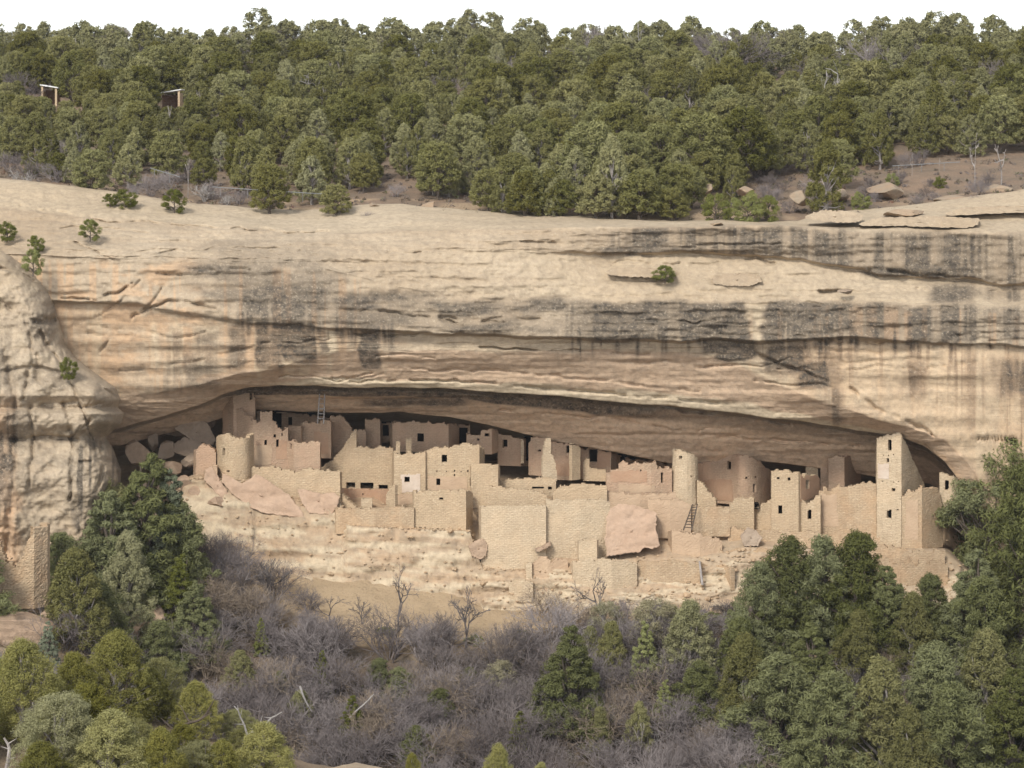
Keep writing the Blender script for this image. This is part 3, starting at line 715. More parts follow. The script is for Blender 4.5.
def wall_part(name, path, top, base, th=0.4, wins=(), mat='tan', parent=None, cu=0.14, cv=0.11, jit=0.012, rag=0.16, taper=0.0, region=None,
              out=0.0, seed=0, closed=False, sill=None, origin=None):
    """path: [(px, Y)] in plan as seen; top: [(px, py)] outline of the broken top; base: py; wins: [(px0, px1, py0, py1)]"""
    if len(path) >= 5 and not closed:
        path = curved(path)
    pts = np.array([[(p - 512) / F * y, y] for p, y in path], float)
    if closed:
        pts = np.vstack([pts, pts[:1]])
    nodes = []
    for a, b in zip(pts[:-1], pts[1:]):
        n = max(1, int(math.ceil(np.hypot(*(b - a)) / cu)))
        for i in range(n):
            nodes.append(a + (b - a) * i / n)
    nodes.append(pts[-1])
    Nn = np.array(nodes)
    d = np.gradient(Nn, axis=0)
    if closed:
        d[0] = d[-1] = (Nn[1] - Nn[-2])
    d /= np.linalg.norm(d, axis=1)[:, None] + 1e-9
    inn = np.stack([-d[:, 1], d[:, 0]], 1)
    Ym = Nn[:, 1].min()
    if region is not None:
        z0 = PZ(region[3], Ym); zt = PZ(region[2], Ym)
    else:
        z0 = PZ(base, Ym) - 0.25; zt = PZ(min(p[1] for p in top), Ym) + 0.3
    nv = max(2, int(math.ceil((zt - z0) / cv)))
    zs = z0 + np.arange(nv + 1) * cv
    nu = len(Nn)
    # which cells stand
    mid = (Nn[:-1] + Nn[1:]) / 2
    cpx_ = 512 + F * mid[:, 0] / mid[:, 1]
    zc = (zs[:-1] + zs[1:]) / 2
    PX = cpx_[:, None] + 0 * zc[None]
    PYY = HY - F * zc[None, :] / mid[:, 1][:, None]
    rn = fbm(np.arange(nu - 1)[:, None] * cu / 0.5 + 0 * zc[None], zc[None] * 0.3 + 0 * PX, 2, 200 + seed) - 0.5
    rn2 = hash2(np.arange(nu - 1)[:, None] // 3 + 0 * zc[None].astype(int), np.arange(nv)[None] // 2 + 0 * PX.astype(int), 201 + seed) - 0.5
    if region is None:
        tz = PZ(I(cpx_, top), mid[:, 1])
        on = zc[None, :] < tz[:, None] + rag * (rn * 2.2 + rn2)
    else:
        x0, x1, y0, y1 = region
        dd = np.minimum(np.minimum(PX - x0, x1 - PX), np.minimum(PYY - y0, y1 - PYY))
        on = dd > 3.0 * (rn + 0.25)
        if top is not None:
            on &= PYY > I(PX, top) + 0.6
    face = (inn[:-1, 1] + inn[1:, 1]) > 0
    for (x0, x1, y0, y1) in wins:
        on &= ~((PX > x0) & (PX < x1) & (PYY > y0) & (PYY < y1) & face[:, None])
    if not on.any():
        return None
    g = np.zeros((nu, nv + 1, 3))
    rr = np.random.default_rng(1000 + seed)
    jx = rr.normal(0, jit, (nu, nv + 1)); jz = rr.normal(0, jit * 0.6, (nu, nv + 1)); jy = rr.normal(0, jit * 0.8, (nu, nv + 1))
    wavy = (fbm(np.arange(nu)[:, None] * cu / 1.1, zs[None] / 1.1 + 0 * np.arange(nu)[:, None], 3, 300 + seed) - 0.5) * 0.08 * (0 if region is not None else 1)
    if closed:
        jx[-1] = jx[0]; jy[-1] = jy[0]; jz[-1] = jz[0]; wavy[-1] = wavy[0]
    c0 = Nn.mean(0)
    sc = 1 - taper * (zs - z0)

    def side(off, w):
        q = np.zeros((nu, nv + 1, 3))
        o2 = (off + w * (wavy + jy))
        x = c0[0] + (Nn[:, 0:1] - c0[0]) * sc[None]; y = c0[1] + (Nn[:, 1:2] - c0[1]) * sc[None]
        q[..., 0] = x + inn[:, 0:1] * o2 + d[:, 0:1] * jx * 0.7
        q[..., 1] = y + inn[:, 1:2] * o2 + d[:, 1:2] * jx * 0.7
        q[..., 2] = zs[None] + jz
        return q
    A = side(-out, 1); B = side(th - out, 1)
    if sill is not None:
        pass
    N1 = nu * (nv + 1)
    allv = np.concatenate([A.reshape(-1, 3), B.reshape(-1, 3)])
    idx = lambda i, j, s=0: s * N1 + i * (nv + 1) + j
    ii, jj = np.nonzero(on)
    Fs = [np.stack([idx(ii, jj), idx(ii + 1, jj), idx(ii + 1, jj + 1), idx(ii, jj + 1)], 1),
          np.stack([idx(ii, jj, 1), idx(ii, jj + 1, 1), idx(ii + 1, jj + 1, 1), idx(ii + 1, jj, 1)], 1)]
    pad = np.zeros((nu + 1, nv + 2), bool); pad[1:-1, 1:-1] = on
    if closed:
        pad[0, 1:-1] = on[-1]; pad[-1, 1:-1] = on[0]
    e = lambda m: np.nonzero(on & ~m)
    i, j = e(pad[:-2, 1:-1]); Fs.append(np.stack([idx(i, j), idx(i, j + 1), idx(i, j + 1, 1), idx(i, j, 1)], 1))
    i, j = e(pad[2:, 1:-1]); Fs.append(np.stack([idx(i + 1, j), idx(i + 1, j, 1), idx(i + 1, j + 1, 1), idx(i + 1, j + 1)], 1))
    i, j = e(pad[1:-1, :-2]); Fs.append(np.stack([idx(i, j), idx(i, j, 1), idx(i + 1, j, 1), idx(i + 1, j)], 1))
    i, j = e(pad[1:-1, 2:]); Fs.append(np.stack([idx(i, j + 1), idx(i + 1, j + 1), idx(i + 1, j + 1, 1), idx(i, j + 1, 1)], 1))
    FF = np.concatenate([f for f in Fs if len(f)])
    used, inv = np.unique(FF, return_inverse=True)
    v = allv[used]
    if origin is not None:
        v = v - np.array(origin)
    o = mesh_obj(name, v, inv.reshape(FF.shape), M[mat] if isinstance(mat, str) else mat, parent)
    return o


def box_mesh(x0, x1, y0, y1, z0, z1):
    V = [(x, y, z) for x in (x0, x1) for y in (y0, y1) for z in (z0, z1)]
    Fq = [(0, 1, 3, 2), (4, 6, 7, 5), (0, 4, 5, 1), (2, 3, 7, 6), (0, 2, 6, 4), (1, 5, 7, 3)]
    return np.array(V, float), np.array(Fq)


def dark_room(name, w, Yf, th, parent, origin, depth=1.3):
    """the unlit hollow behind an opening: five sides coloured near black for its shade, open to the front"""
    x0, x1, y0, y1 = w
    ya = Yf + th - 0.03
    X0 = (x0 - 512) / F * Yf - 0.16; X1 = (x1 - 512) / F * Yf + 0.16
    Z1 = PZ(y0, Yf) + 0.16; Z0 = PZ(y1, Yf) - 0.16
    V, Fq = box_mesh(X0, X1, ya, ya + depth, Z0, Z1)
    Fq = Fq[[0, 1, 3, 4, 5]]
    return mesh_obj(name, V - np.array(origin), Fq, M['room_shade'], parent)


wall_count = 0


def ruin(name, label, cat, path, top, base, mat='tan', wins=(), doors=(), plaster=(), group=None, th=0.42, taper=0.0, closed=False, rag=0.16, jit=0.012, cu=0.14, cv=0.11, back=None):
    global wall_count
    wall_count += 1
    seed = wall_count
    Ym = min(y for _, y in path)
    pm = sum(p for p, _ in path) / len(path)
    org = P(pm, base, Ym)
    e = empty(name, org, label, cat, group)
    wall_part('wall', path, top, base, th, list(wins) + list(doors), mat, e, cu, cv, jit, rag, taper, None, 0.0, seed, closed, origin=org)
    fp = sorted([(p, y) for p, y in path])
    # front part of the plan, nearest first at any px
    def yat(px):
        best = 1e9
        pp = list(path) + ([path[0]] if closed else [])
        for (a, ya), (b, yb) in zip(pp[:-1], pp[1:]):
            if min(a, b) <= px <= max(a, b) and abs(a - b) > 0.3:
                best = min(best, ya + (yb - ya) * (px - a) / (b - a))
        return best if best < 1e8 else Ym
    c0 = np.mean([[(p - 512) / F * y, y] for p, y in path], 0)
    for nm, ws in (('window', wins), ('doorway', doors)):
        for w in ws:
            Yf = yat((w[0] + w[1]) / 2)
            if taper:
                Yf = c0[1] + (Yf - c0[1]) * (1 - taper * max(0, PZ((w[2] + w[3]) / 2, Yf) - PZ(base, Yf)))
            if w[1] - w[0] < 1.9 and w[3] - w[2] < 1.9:
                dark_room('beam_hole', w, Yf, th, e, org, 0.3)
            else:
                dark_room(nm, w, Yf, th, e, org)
    for k, pl in enumerate(plaster):
        x0, x1, y0, y1, pm_ = pl
        wall_part('plaster', path, top, base, 0.05, list(wins) + list(doors), pm_, e, cu, cv, 0.008, rag, taper, (x0, x1, y0, y1), 0.045, seed * 7 + k, closed, origin=org)
    return e


RUINS = [
    # --- far group under the low end of the ceiling
    dict(name='masonry_tower', label='tall brown tower room reaching up to the ceiling, above the curved pale wall', cat='tower', path=[(222.5, 261.6), (233.5, 259.4), (255, 259.6), (256, 261.6)],
         top=[(222, 400), (228, 396), (234, 393), (245, 391), (253, 390), (254, 397), (256, 398)], base=446, mat='brown', wins=[(249, 252.3, 393.5, 399.5)]),
    dict(name='masonry_house', label='stepped two-storey house with small windows beside the curved pale wall', cat='house', path=[(236, 259.5), (252.5, 257.6), (288, 258.4), (289, 261)],
         top=[(233, 411), (243, 410), (244, 416), (250, 417), (251, 421), (256.5, 420), (257, 423), (260, 423), (260.5, 412), (272, 411), (273, 421), (276, 422), (278, 429), (282, 431), (287.5, 427), (289, 430)], base=472, mat='brown',
         wins=[(264.8, 267.3, 439.8, 445), (273.7, 276, 434.5, 437.6), (281.2, 283.4, 433.6, 436.6), (275.6, 278.2, 439.8, 447.2)], plaster=[(253, 272, 444, 466, 'tan_plaster'), (276, 288, 440, 460, 'red_plaster')]),
    dict(name='round_tower', label='low curved pale wall with one slot window above the tilted pink slab', cat='tower', path=[(218, 259.5), (216.4, 257), (220, 255.2), (228, 254.3), (238, 254.2), (248, 254.8), (254, 256.4)],
         top=[(216, 438), (222, 435), (229, 433.5), (233, 437), (240, 438), (249, 437), (254, 434)], base=482, mat='tan', wins=[(222.4, 225, 448, 455.5), (226.8, 229.6, 469.8, 472)]),
    dict(name='low_wall', label='brown room wall behind the square plastered room, joined to the stepped house', cat='wall', path=[(287.5, 261.6), (301, 261.2)], top=[(287, 427), (300, 426)], base=447, mat='brown'),
    dict(name='masonry_room', label='square roofless room with flat even top and narrow slot, beside the stepped house', cat='room', path=[(287.8, 258.4), (294, 257.4), (320, 257.2), (321, 260)],
         top=[(288, 440), (294, 441), (296, 442.5), (308, 443), (312, 441), (319, 441.5), (321, 444)], base=472, mat='brown', wins=[(289.6, 291.8, 443.4, 449.2)]),
    dict(name='masonry_room', label='brown upper room below the silver ladder with a red-brown plastered corner', cat='room', path=[(300, 262.2), (331, 261.6), (333, 265)],
         top=[(300, 424), (306, 422), (318, 422.5), (326, 420.5), (331, 421), (333, 424)], base=456, mat='brown', plaster=[(313, 330, 431, 455, 'red_plaster')]),
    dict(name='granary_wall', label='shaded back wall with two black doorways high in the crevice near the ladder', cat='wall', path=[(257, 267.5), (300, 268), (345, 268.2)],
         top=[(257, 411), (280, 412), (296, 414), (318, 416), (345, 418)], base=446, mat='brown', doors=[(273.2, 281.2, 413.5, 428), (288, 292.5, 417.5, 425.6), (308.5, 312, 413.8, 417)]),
    dict(name='broken_wall', label='ragged brown wall whose edge slants down into rubble, beside the ladder room', cat='wall', path=[(330, 264.6), (354, 264.2)], top=[(330, 416), (343, 416), (346, 421), (350, 425), (353, 431), (355, 440)], base=468, mat='brown'),
    dict(name='low_wall', label='short brown wall between the slanting ragged wall and the square pier', cat='wall', path=[(353, 264.8), (366, 264.8)], top=[(353, 430), (366, 431)], base=450, mat='brown'),
    dict(name='masonry_pier', label='square brown pier beside a dark doorway below the ceiling crevice', cat='wall', path=[(365, 266), (380, 265.6), (382, 268)], top=[(364, 419), (379.5, 419), (382, 424)], base=450, mat='brown'),
    dict(name='granary_wall', label='shaded rear wall with dark window between the square pier and the wide brown house', cat='wall', path=[(379, 268.6), (396, 268.6)], top=[(379, 424), (396, 422)], base=440, mat='brown', wins=[(382.3, 388.8, 425, 436.5)]),
    dict(name='masonry_house', label='wide brown house with one square window under the ceiling crevice', cat='house', path=[(390, 266), (392.5, 264.4), (448.5, 264), (459, 266.5)],
         top=[(390, 429), (392, 428), (393, 423), (400, 421), (410, 421.5), (430, 422.5), (448, 424), (455, 424), (460, 427)], base=450, mat='brown', wins=[(417.2, 424, 433.2, 441.8)]),
    dict(name='kiva_wall', label='broad speckled wall with slanted end above three low dark openings', cat='wall', path=[(319, 262), (346, 260.6), (393, 260.2)],
         top=[(319, 470), (324, 466), (332, 460), (342, 449), (348, 438), (354, 431), (356, 430), (356.5, 446), (364, 447.5), (393, 447)], base=490, mat='tan', wins=[(346, 355.5, 482, 489.5), (360, 373.5, 483, 489.5), (378.5, 388, 485, 489.5)]),
    dict(name='kiva', label='sunken round kiva with red-brown curved wall under the three dark openings', cat='kiva', path=[(344, 255.5), (346, 257.5), (352, 258.8), (366, 259.3), (380, 258.8), (388, 257)], top=[(344, 489), (388, 490)], base=509, mat='red_plaster',
         wins=[(362.4, 364, 493.4, 495)], rag=0.05, jit=0.01),
    dict(name='kiva_bench', label='small square pale masonry block inside the sunken kiva', cat='block', path=[(361, 256.6), (361.2, 255.6), (372, 255.6), (372.2, 256.6)], top=[(360, 499), (373, 499)], base=508, mat='pale', rag=0.03),
    dict(name='masonry_house', label='two-storey house front with white plaster patch around its small window', cat='house', path=[(392, 260), (394, 256.6), (425.5, 256.4)],
         top=[(391, 450), (394, 453), (408, 453.5), (424, 452)], base=512, mat='tan', wins=[(405, 409.8, 477, 482)], plaster=[(400.3, 421, 473.5, 493, 'white_plaster'), (393, 424, 493.5, 505, 'tan_plaster')]),
    dict(name='wall_fragment', label='narrow upright wall stub standing on the corner of the house with white plaster', cat='wall', path=[(396, 259.4), (400, 259.4)], top=[(396, 441.5), (400, 441)], base=456, mat='tan'),
    dict(name='wall_fragment', label='stubby wall block left over the white plaster patch, below the wide brown house', cat='wall', path=[(406, 260.6), (411.4, 260.6)], top=[(406, 439), (411.4, 438)], base=456, mat='tan'),
    dict(name='masonry_house', label='two-storey square house with two dark windows stacked and a row of beam holes', cat='house', path=[(425.5, 256.8), (479.3, 256.2), (484.5, 259.6)],
         top=[(425, 449), (436, 447.5), (452, 446.5), (454, 444.5), (478, 444.5), (480, 446), (485, 449)], base=500, mat='tan',
         wins=[(442.2, 446.6, 455, 462.3), (436, 440.4, 478, 485.2), (436.2, 437.8, 470.6, 472.2), (445.8, 447.4, 470.8, 472.4), (453.8, 455.4, 470.4, 472), (460.6, 462, 471, 472.4), (467.2, 468.8, 470.6, 472.2), (453.3, 455.6, 474.4, 476.4), (469.6, 471.4, 478, 486)],
         plaster=[(428, 469, 476, 492, 'tan_plaster')]),
    dict(name='masonry_block', label='blocky square pale buttress beside the two-storey house with beam holes', cat='wall', path=[(470, 257.4), (471.2, 254.6), (498.2, 254.4), (500, 257)], top=[(470, 466), (472, 465), (498, 465), (500, 467)], base=506, mat='tan'),
    dict(name='granary_wall', label='recessed wall with tall dark slot, tight behind the square two-storey house', cat='wall', path=[(458, 267.6), (470, 267.6)], top=[(458, 426), (470, 426)], base=448, mat='brown', doors=[(459.6, 467.3, 428, 444)]),
    dict(name='masonry_house', label='low brown house with two tiny slots beneath the ceiling crevice', cat='house', path=[(466, 265), (466.8, 263), (492, 262.6), (498.5, 264.6)], top=[(466, 434), (480, 435), (482, 429), (492, 429.5), (499, 431)], base=452, mat='brown',
         wins=[(477, 479.8, 438, 440), (484.8, 489.2, 433.4, 436.2)]),
    dict(name='masonry_house', label='brown house with a tall dark window beside the pale door pillar', cat='house', path=[(497.6, 264.6), (521, 263.8), (524, 266)], top=[(497, 434), (508, 436), (521, 439), (524, 440)], base=464, mat='brown', wins=[(503, 507.4, 440, 447.4)]),
    dict(name='masonry_pier', label='thin pale door pillar beside the black gap under the ceiling', cat='wall', path=[(520.8, 263.2), (524, 263.2)], top=[(520.8, 439), (524, 440)], base=461, mat='pale', rag=0.03),
    dict(name='granary_wall', label='shaded rear wall with a black doorway next to the thin pale pillar', cat='wall', path=[(521, 267.6), (536, 267.6)], top=[(521, 437), (536, 439)], base=464, mat='brown', doors=[(525.6, 531.5, 439, 461)]),
    dict(name='broken_wall', label='ragged brown wall piece with one slot, between the black gap and tall broken fin', cat='wall', path=[(528.5, 262.2), (546.5, 261.2)], top=[(527, 444), (530, 443), (531, 438.5), (537, 437.5), (547, 440)], base=474, mat='brown', wins=[(538, 541, 449.8, 452)]),
    dict(name='broken_wall', label='tall pale broken fin of wall, narrow at the top and ragged along one side', cat='wall', path=[(542.5, 257), (557, 257.4)], top=[(542.5, 462), (544.5, 447), (547, 439), (550.5, 439), (551, 452), (553, 457), (555, 462), (556.5, 472)], base=479, mat='pale', rag=0.25),
    dict(name='broken_room', label='hollow broken room with a curved caved-in front and one dark window', cat='room', path=[(549, 262), (572.5, 261.4)], top=[(549, 441), (560, 442), (572, 446)], base=478, mat='brown', wins=[(566.8, 570.6, 446, 453.2)], plaster=[(554, 572, 463, 476, 'red_plaster')]),
    dict(name='masonry_pier', label='upright square pillar at the end of the hollow broken room', cat='wall', path=[(572, 258.8), (580.4, 259.6)], top=[(571.5, 445), (575, 444.5), (580, 447)], base=478, mat='tan', rag=0.2),
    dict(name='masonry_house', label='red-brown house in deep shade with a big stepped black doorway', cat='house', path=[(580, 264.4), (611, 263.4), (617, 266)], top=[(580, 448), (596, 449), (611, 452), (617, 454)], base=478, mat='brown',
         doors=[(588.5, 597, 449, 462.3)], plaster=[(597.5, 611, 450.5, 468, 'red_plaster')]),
    dict(name='low_wall', label='low ragged wall in front of the shaded house with the stepped doorway', cat='wall', path=[(583, 260.8), (606, 260.4)], top=[(583, 462), (586, 458), (589, 459), (590, 468), (606, 470)], base=479, mat='tan'),
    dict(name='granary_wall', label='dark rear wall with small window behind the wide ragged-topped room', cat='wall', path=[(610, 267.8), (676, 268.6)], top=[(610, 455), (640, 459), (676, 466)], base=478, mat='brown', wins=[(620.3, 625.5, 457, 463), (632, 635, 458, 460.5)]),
    dict(name='masonry_room', label='wide roofless room with a ragged stepped top beside the round tower', cat='room', path=[(605.6, 262), (606.4, 257.4), (651, 257), (672, 257.6)],
         top=[(605.6, 474), (610, 473), (611, 470), (618, 470), (619, 463), (624, 461), (627, 463.5), (640, 464.5), (654, 463), (656, 461.5), (657, 468), (672, 467)], base=496, mat='brown',
         wins=[(639.8, 642, 469.6, 471.8), (661, 662.8, 472, 483)], plaster=[(610, 648, 470, 483, 'red_plaster'), (618, 655, 484, 493, 'tan_plaster')]),
    dict(name='round_tower', label='tapering round pale tower with a slanting top near the middle of the ruins', cat='tower', closed=True,
         path=[(685 + 14.2 * math.cos(a), 258.6 + 1.5 * math.sin(a)) for a in [math.radians(180 + 20 * k) for k in range(18)]],
         top=[(668, 450), (676, 450), (684, 450.5), (692, 453.5), (698, 458), (702, 460)], base=503, mat='pale', taper=0.026, wins=[(678, 681, 456, 459.2), (691.4, 693.2, 475.8, 477.6)]),
    dict(name='broken_wall', label='low wall end sloping down from the foot of the round tower', cat='wall', path=[(697, 257.4), (716, 256.6)], top=[(697, 481), (703, 483), (707, 490), (712, 496), (716, 502)], base=508, mat='tan', rag=0.2),
    dict(name='masonry_house', label='big curved house with one tall window and a red-brown plastered lower wall', cat='house', path=[(697, 260.5), (706, 262), (718, 262.6), (730, 262), (741, 260.6), (754, 260.8), (765, 262.4), (772, 264.6)],
         top=[(697, 466), (702, 463.5), (712, 463), (713, 459.5), (718, 458.5), (719, 456), (724, 454.8), (748, 454.5), (749, 457), (755, 459), (761, 462), (766, 469), (772, 470)], base=504, mat='brown',
         wins=[(727.4, 731.2, 461, 469.4), (745.4, 748, 477.2, 479.4), (754.6, 756.6, 476.4, 478.4)], doors=[(752.8, 756.2, 483.8, 492.4)], plaster=[(699, 733, 479, 503, 'red_plaster')]),
    dict(name='low_wall', label='squared low wall block below the curved house with red plaster', cat='wall', path=[(729, 258), (730, 255.8), (754, 255.6), (755, 258)], top=[(728, 504), (733, 503), (734, 498), (753, 497), (756, 499)], base=532, mat='tan', wins=[(755, 758, 506, 508)]),
    dict(name='broken_wall', label='crumbling wall stretch between the squared low block and square corner house', cat='wall', path=[(754, 256.8), (772, 255.4)], top=[(754, 508), (758, 506), (764, 503), (768, 501), (772, 500)], base=534, mat='tan'),
    dict(name='masonry_house', label='square corner house with two tiny square openings near its flat top', cat='house', path=[(771, 258), (771.4, 254.2), (798.5, 253.6), (820, 257.6)],
         top=[(770, 472), (778, 471), (786, 470.5), (798, 472), (800, 473), (804, 478), (806, 474), (811, 476), (815, 474), (820, 478)], base=536, mat='tan',
         wins=[(776.8, 779.4, 477, 479.6), (788.2, 791, 477.6, 480.4), (778, 781.8, 505, 514.2), (805.4, 809, 479.8, 489)], plaster=[(799.5, 820, 474, 502, 'red_plaster')]),
    dict(name='masonry_house', label='low one-window house front under the red plastered side of the square corner house', cat='house', path=[(798.4, 254.2), (820.5, 253.4)], top=[(798, 498), (803, 500), (806, 503), (811, 501), (816, 496), (820, 497)], base=538, mat='tan', wins=[(808, 811.8, 510, 518.8)]),
    dict(name='wall_fragment', label='small pointed wall fragment in the back shade between the corner house and round-topped stub', cat='wall', path=[(806, 263), (818, 263)], top=[(806, 468), (809, 461), (812, 462), (818, 469)], base=476, mat='tan', rag=0.1),
    dict(name='broken_wall', label='round-topped wall stub with a dark doorway behind the ruined low wall', cat='wall', path=[(820.5, 262.6), (836, 261.8)], top=[(820.5, 461), (825, 455), (829, 452), (833, 453), (836, 457)], base=494, mat='brown', doors=[(827.4, 830.4, 461.5, 472)]),
    dict(name='masonry_house', label='square-cornered brown house in the back shade with blank walls', cat='house', path=[(827.6, 262), (828.4, 260.4), (844.4, 259.4), (861, 264)], top=[(828, 460), (832, 458), (840, 456.5), (845, 457), (852, 456), (860, 459)], base=496, mat='brown'),
    dict(name='broken_wall', label='long ruined wall with crumbled plaster, next to the tallest square tower', cat='wall', path=[(819, 254.6), (848, 254.4), (876.5, 253.6)],
         top=[(819, 490), (826, 488), (838, 488), (849, 487), (851, 486), (858, 482), (862, 481), (868, 482), (877, 485)], base=540, mat='rough', rag=0.28, plaster=[(821, 838, 494, 528, 'tan_plaster')]),
    dict(name='square_tower', label='tallest square tower of four storeys, its top touching the alcove roof', cat='tower', path=[(876, 256.4), (876.8, 252.4), (901.4, 251.0), (927, 257)],
         top=[(876, 439), (878, 438), (884, 436), (895, 433.4), (899, 433.6), (902, 436), (908, 447), (912, 458), (917, 468), (922, 479), (927, 492)], base=552, mat='pale',
         wins=[(888, 891.2, 439.5, 450.4), (886.4, 889, 458.4, 462.2), (892, 895, 488, 491.8), (882.6, 883.8, 454.2, 455.4), (887.4, 888.6, 454.6, 455.8), (893.2, 894.4, 454.2, 455.4), (881.2, 882.4, 480.6, 481.8), (892.4, 893.6, 481, 482.2), (897.6, 898.8, 481, 482.2), (897, 898.6, 509, 510.8)],
         doors=[(886.4, 891.4, 510.2, 518.6)], plaster=[(877.6, 889.4, 463.5, 480, 'white_plaster')], rag=0.12),
    dict(name='broken_wall', label='pale crumbling wall leaning against the sloping side of the tallest tower', cat='wall', path=[(902, 250.8), (922, 250.4), (943, 252.6)], top=[(902, 496), (908, 492), (914, 491), (921, 489), (924, 488), (938, 489.5), (940, 495), (943, 510)], base=548, mat='rough',
         rag=0.3, plaster=[(905, 919, 500, 540, 'tan_plaster')]),
    dict(name='masonry_house', label='end house with one tall window, partly hidden by the overhanging pine', cat='house', path=[(939, 256), (939.6, 253), (962, 252.2), (964, 255)], top=[(939, 474), (946, 473.4), (950, 475), (962, 476)], base=520, mat='pale', wins=[(945, 948.2, 480, 489.6)]),
    # --- front terraces
    dict(name='terrace_wall', label='long ledge wall standing on the tilted pink slab', cat='wall', path=[(247, 255.6), (290, 254.6), (340, 254), (342, 256.6)], top=[(247, 468), (262, 467), (279, 467), (281, 470), (296, 471), (310, 468), (325, 471), (341, 472)], base=506, mat='tan', rag=0.2),
    dict(name='retaining_wall', label='low front wall below the kiva, breaking into loose stones at its foot', cat='wall', path=[(334, 253.6), (336, 251.6), (376, 251.2), (414, 251.4)], top=[(334, 509), (340, 507.5), (376, 508), (390, 507), (414, 507.5)], base=532, mat='rough', rag=0.16),
    dict(name='low_wall', label='stepped wall stub at the edge of the sunken kiva', cat='wall', path=[(386, 254.4), (395, 253.6)], top=[(385, 500), (387, 492), (391, 486), (395, 485)], base=510, mat='tan', rag=0.2),
    dict(name='low_wall', label='stepped stones leading down from the ledge wall to the kiva rim', cat='wall', path=[(340, 254.6), (356, 253.6)], top=[(340, 494), (344, 495), (348, 500), (352, 504), (356, 507)], base=510, mat='tan', rag=0.2),
    dict(name='retaining_wall', label='tall front wall with one small hole below the two-storey house with beam holes', cat='wall', path=[(412.6, 253.4), (413.6, 251.8), (466, 251.2), (473, 254)], top=[(412, 492), (420, 490.5), (424, 489.5), (428, 491), (466, 490), (474, 492)], base=536, mat='tan',
         wins=[(439.6, 442.6, 497.2, 500)] + [(415 + 4.4 * k, 416.6 + 4.4 * k, 526.4 + 0.35 * k, 527.9 + 0.35 * k) for k in range(7)]),
    dict(name='terrace_wall', label='upper terrace wall above the two broad front walls', cat='wall', path=[(474, 254.8), (498, 253.8), (547, 253.2)], top=[(474, 494), (478, 487), (498, 485), (510, 489), (530, 490), (547, 493)], base=514, mat='tan'),
    dict(name='terrace_wall', label='low curved terrace wall with a dark slit below the tall broken fin', cat='wall', path=[(498, 256.4), (520, 255.4), (556, 255.6)], top=[(498, 480), (510, 479.5), (522, 479), (540, 478), (556, 479)], base=494, mat='tan', wins=[(532.5, 544, 486.2, 488.4), (548, 552, 487, 489.4)]),
    dict(name='retaining_wall', label='broad straight-edged front wall, first of the two largest, beside the gap', cat='wall', path=[(478.5, 253), (481, 249.8), (546, 249.2)], top=[(478, 507), (484, 506), (520, 506), (546, 505)], base=576, mat='pale', rag=0.08),
    dict(name='retaining_wall', label='broad front wall with the pink boulder at its far end', cat='wall', path=[(546, 249.8), (580, 249.9), (610, 250.4)], top=[(545, 500), (552, 499.5), (575, 500), (596, 499), (612, 502)], base=562, mat='pale', rag=0.12),
    dict(name='terrace_wall', label='grey-brown terrace edge between the fin and the wide ragged room', cat='wall', path=[(553, 254.2), (580, 254), (607, 253.8)], top=[(553, 493), (560, 487), (570, 485), (606, 485)], base=506, mat='tan'),
    dict(name='terrace_wall', label='low terrace wall running along the foot of the wide ragged room', cat='wall', path=[(604, 254.4), (640, 253.8), (676, 254)], top=[(604, 490), (612, 492), (640, 494), (660, 494), (676, 493)], base=512, mat='tan_plaster'),
    dict(name='masonry_block', label='small square pale block low against the broad front wall', cat='wall', path=[(577.5, 249.6), (578.6, 247.6), (597, 247.3), (598.4, 249.4)], top=[(577, 540.5), (597, 539.5), (599, 541)], base=572, mat='pale', rag=0.06),
    dict(name='retaining_wall', label='lowest pale wall near the bare saplings, under the pink boulder', cat='wall', path=[(570, 248.6), (573, 246.9), (612, 246.6), (637, 247.2)], top=[(570, 562), (578, 560), (600, 559), (625, 560), (637, 563)], base=596, mat='pale', rag=0.14),
    dict(name='masonry_pier', label='small pale post of masonry beside the low broken arch', cat='wall', path=[(525.6, 249.2), (526, 248.4), (532, 248.3), (532.6, 249.2)], top=[(525, 564), (529, 562), (533, 563)], base=580, mat='pale', rag=0.08),
    dict(name='broken_wall', label='low broken wall with a shallow arched niche above the brown bush', cat='wall', path=[(532, 248.8), (548, 248.2), (568, 248.4)], top=[(532, 566), (538, 559), (544, 556), (550, 560), (552, 562), (560, 558), (568, 560)], base=590, mat='tan_plaster', rag=0.2),
    dict(name='low_wall', label='lowest pale ledge of masonry beside the brown bush', cat='wall', path=[(508, 249), (509, 247.6), (533, 247.4)], top=[(508, 582), (520, 580), (534, 582)], base=600, mat='pale', rag=0.1),
    dict(name='retaining_wall', label='ledge wall behind the wooden ladder with rough courses', cat='wall', path=[(690, 253), (694, 252.2), (730, 252.2)], top=[(690, 506), (700, 508), (712, 507), (722, 509), (730, 508)], base=534, mat='rough', rag=0.18),
    dict(name='retaining_wall', label='smooth mud-plastered wall between the pink boulder and wooden ladder', cat='wall', path=[(648, 252.4), (670, 252), (691, 252.2)], top=[(648, 499), (660, 500), (676, 499), (691, 504)], base=536, mat='tan_plaster', rag=0.1),
    dict(name='retaining_wall', label='long terrace wall under the square corner house', cat='wall', path=[(728, 252.4), (770, 251.6), (820, 250.8), (880, 250.0)], top=[(728, 528), (745, 531), (770, 530), (800, 532), (840, 534), (878, 538)], base=556, mat='rough', rag=0.25),
    dict(name='terrace_wall', label='brown plastered terrace step at the foot of the wooden ladder', cat='wall', path=[(668, 251.8), (672, 250.2), (700, 249.6), (722, 250)], top=[(668, 530), (675, 530), (690, 533), (706, 536), (722, 540)], base=562, mat='tan_plaster', rag=0.2),
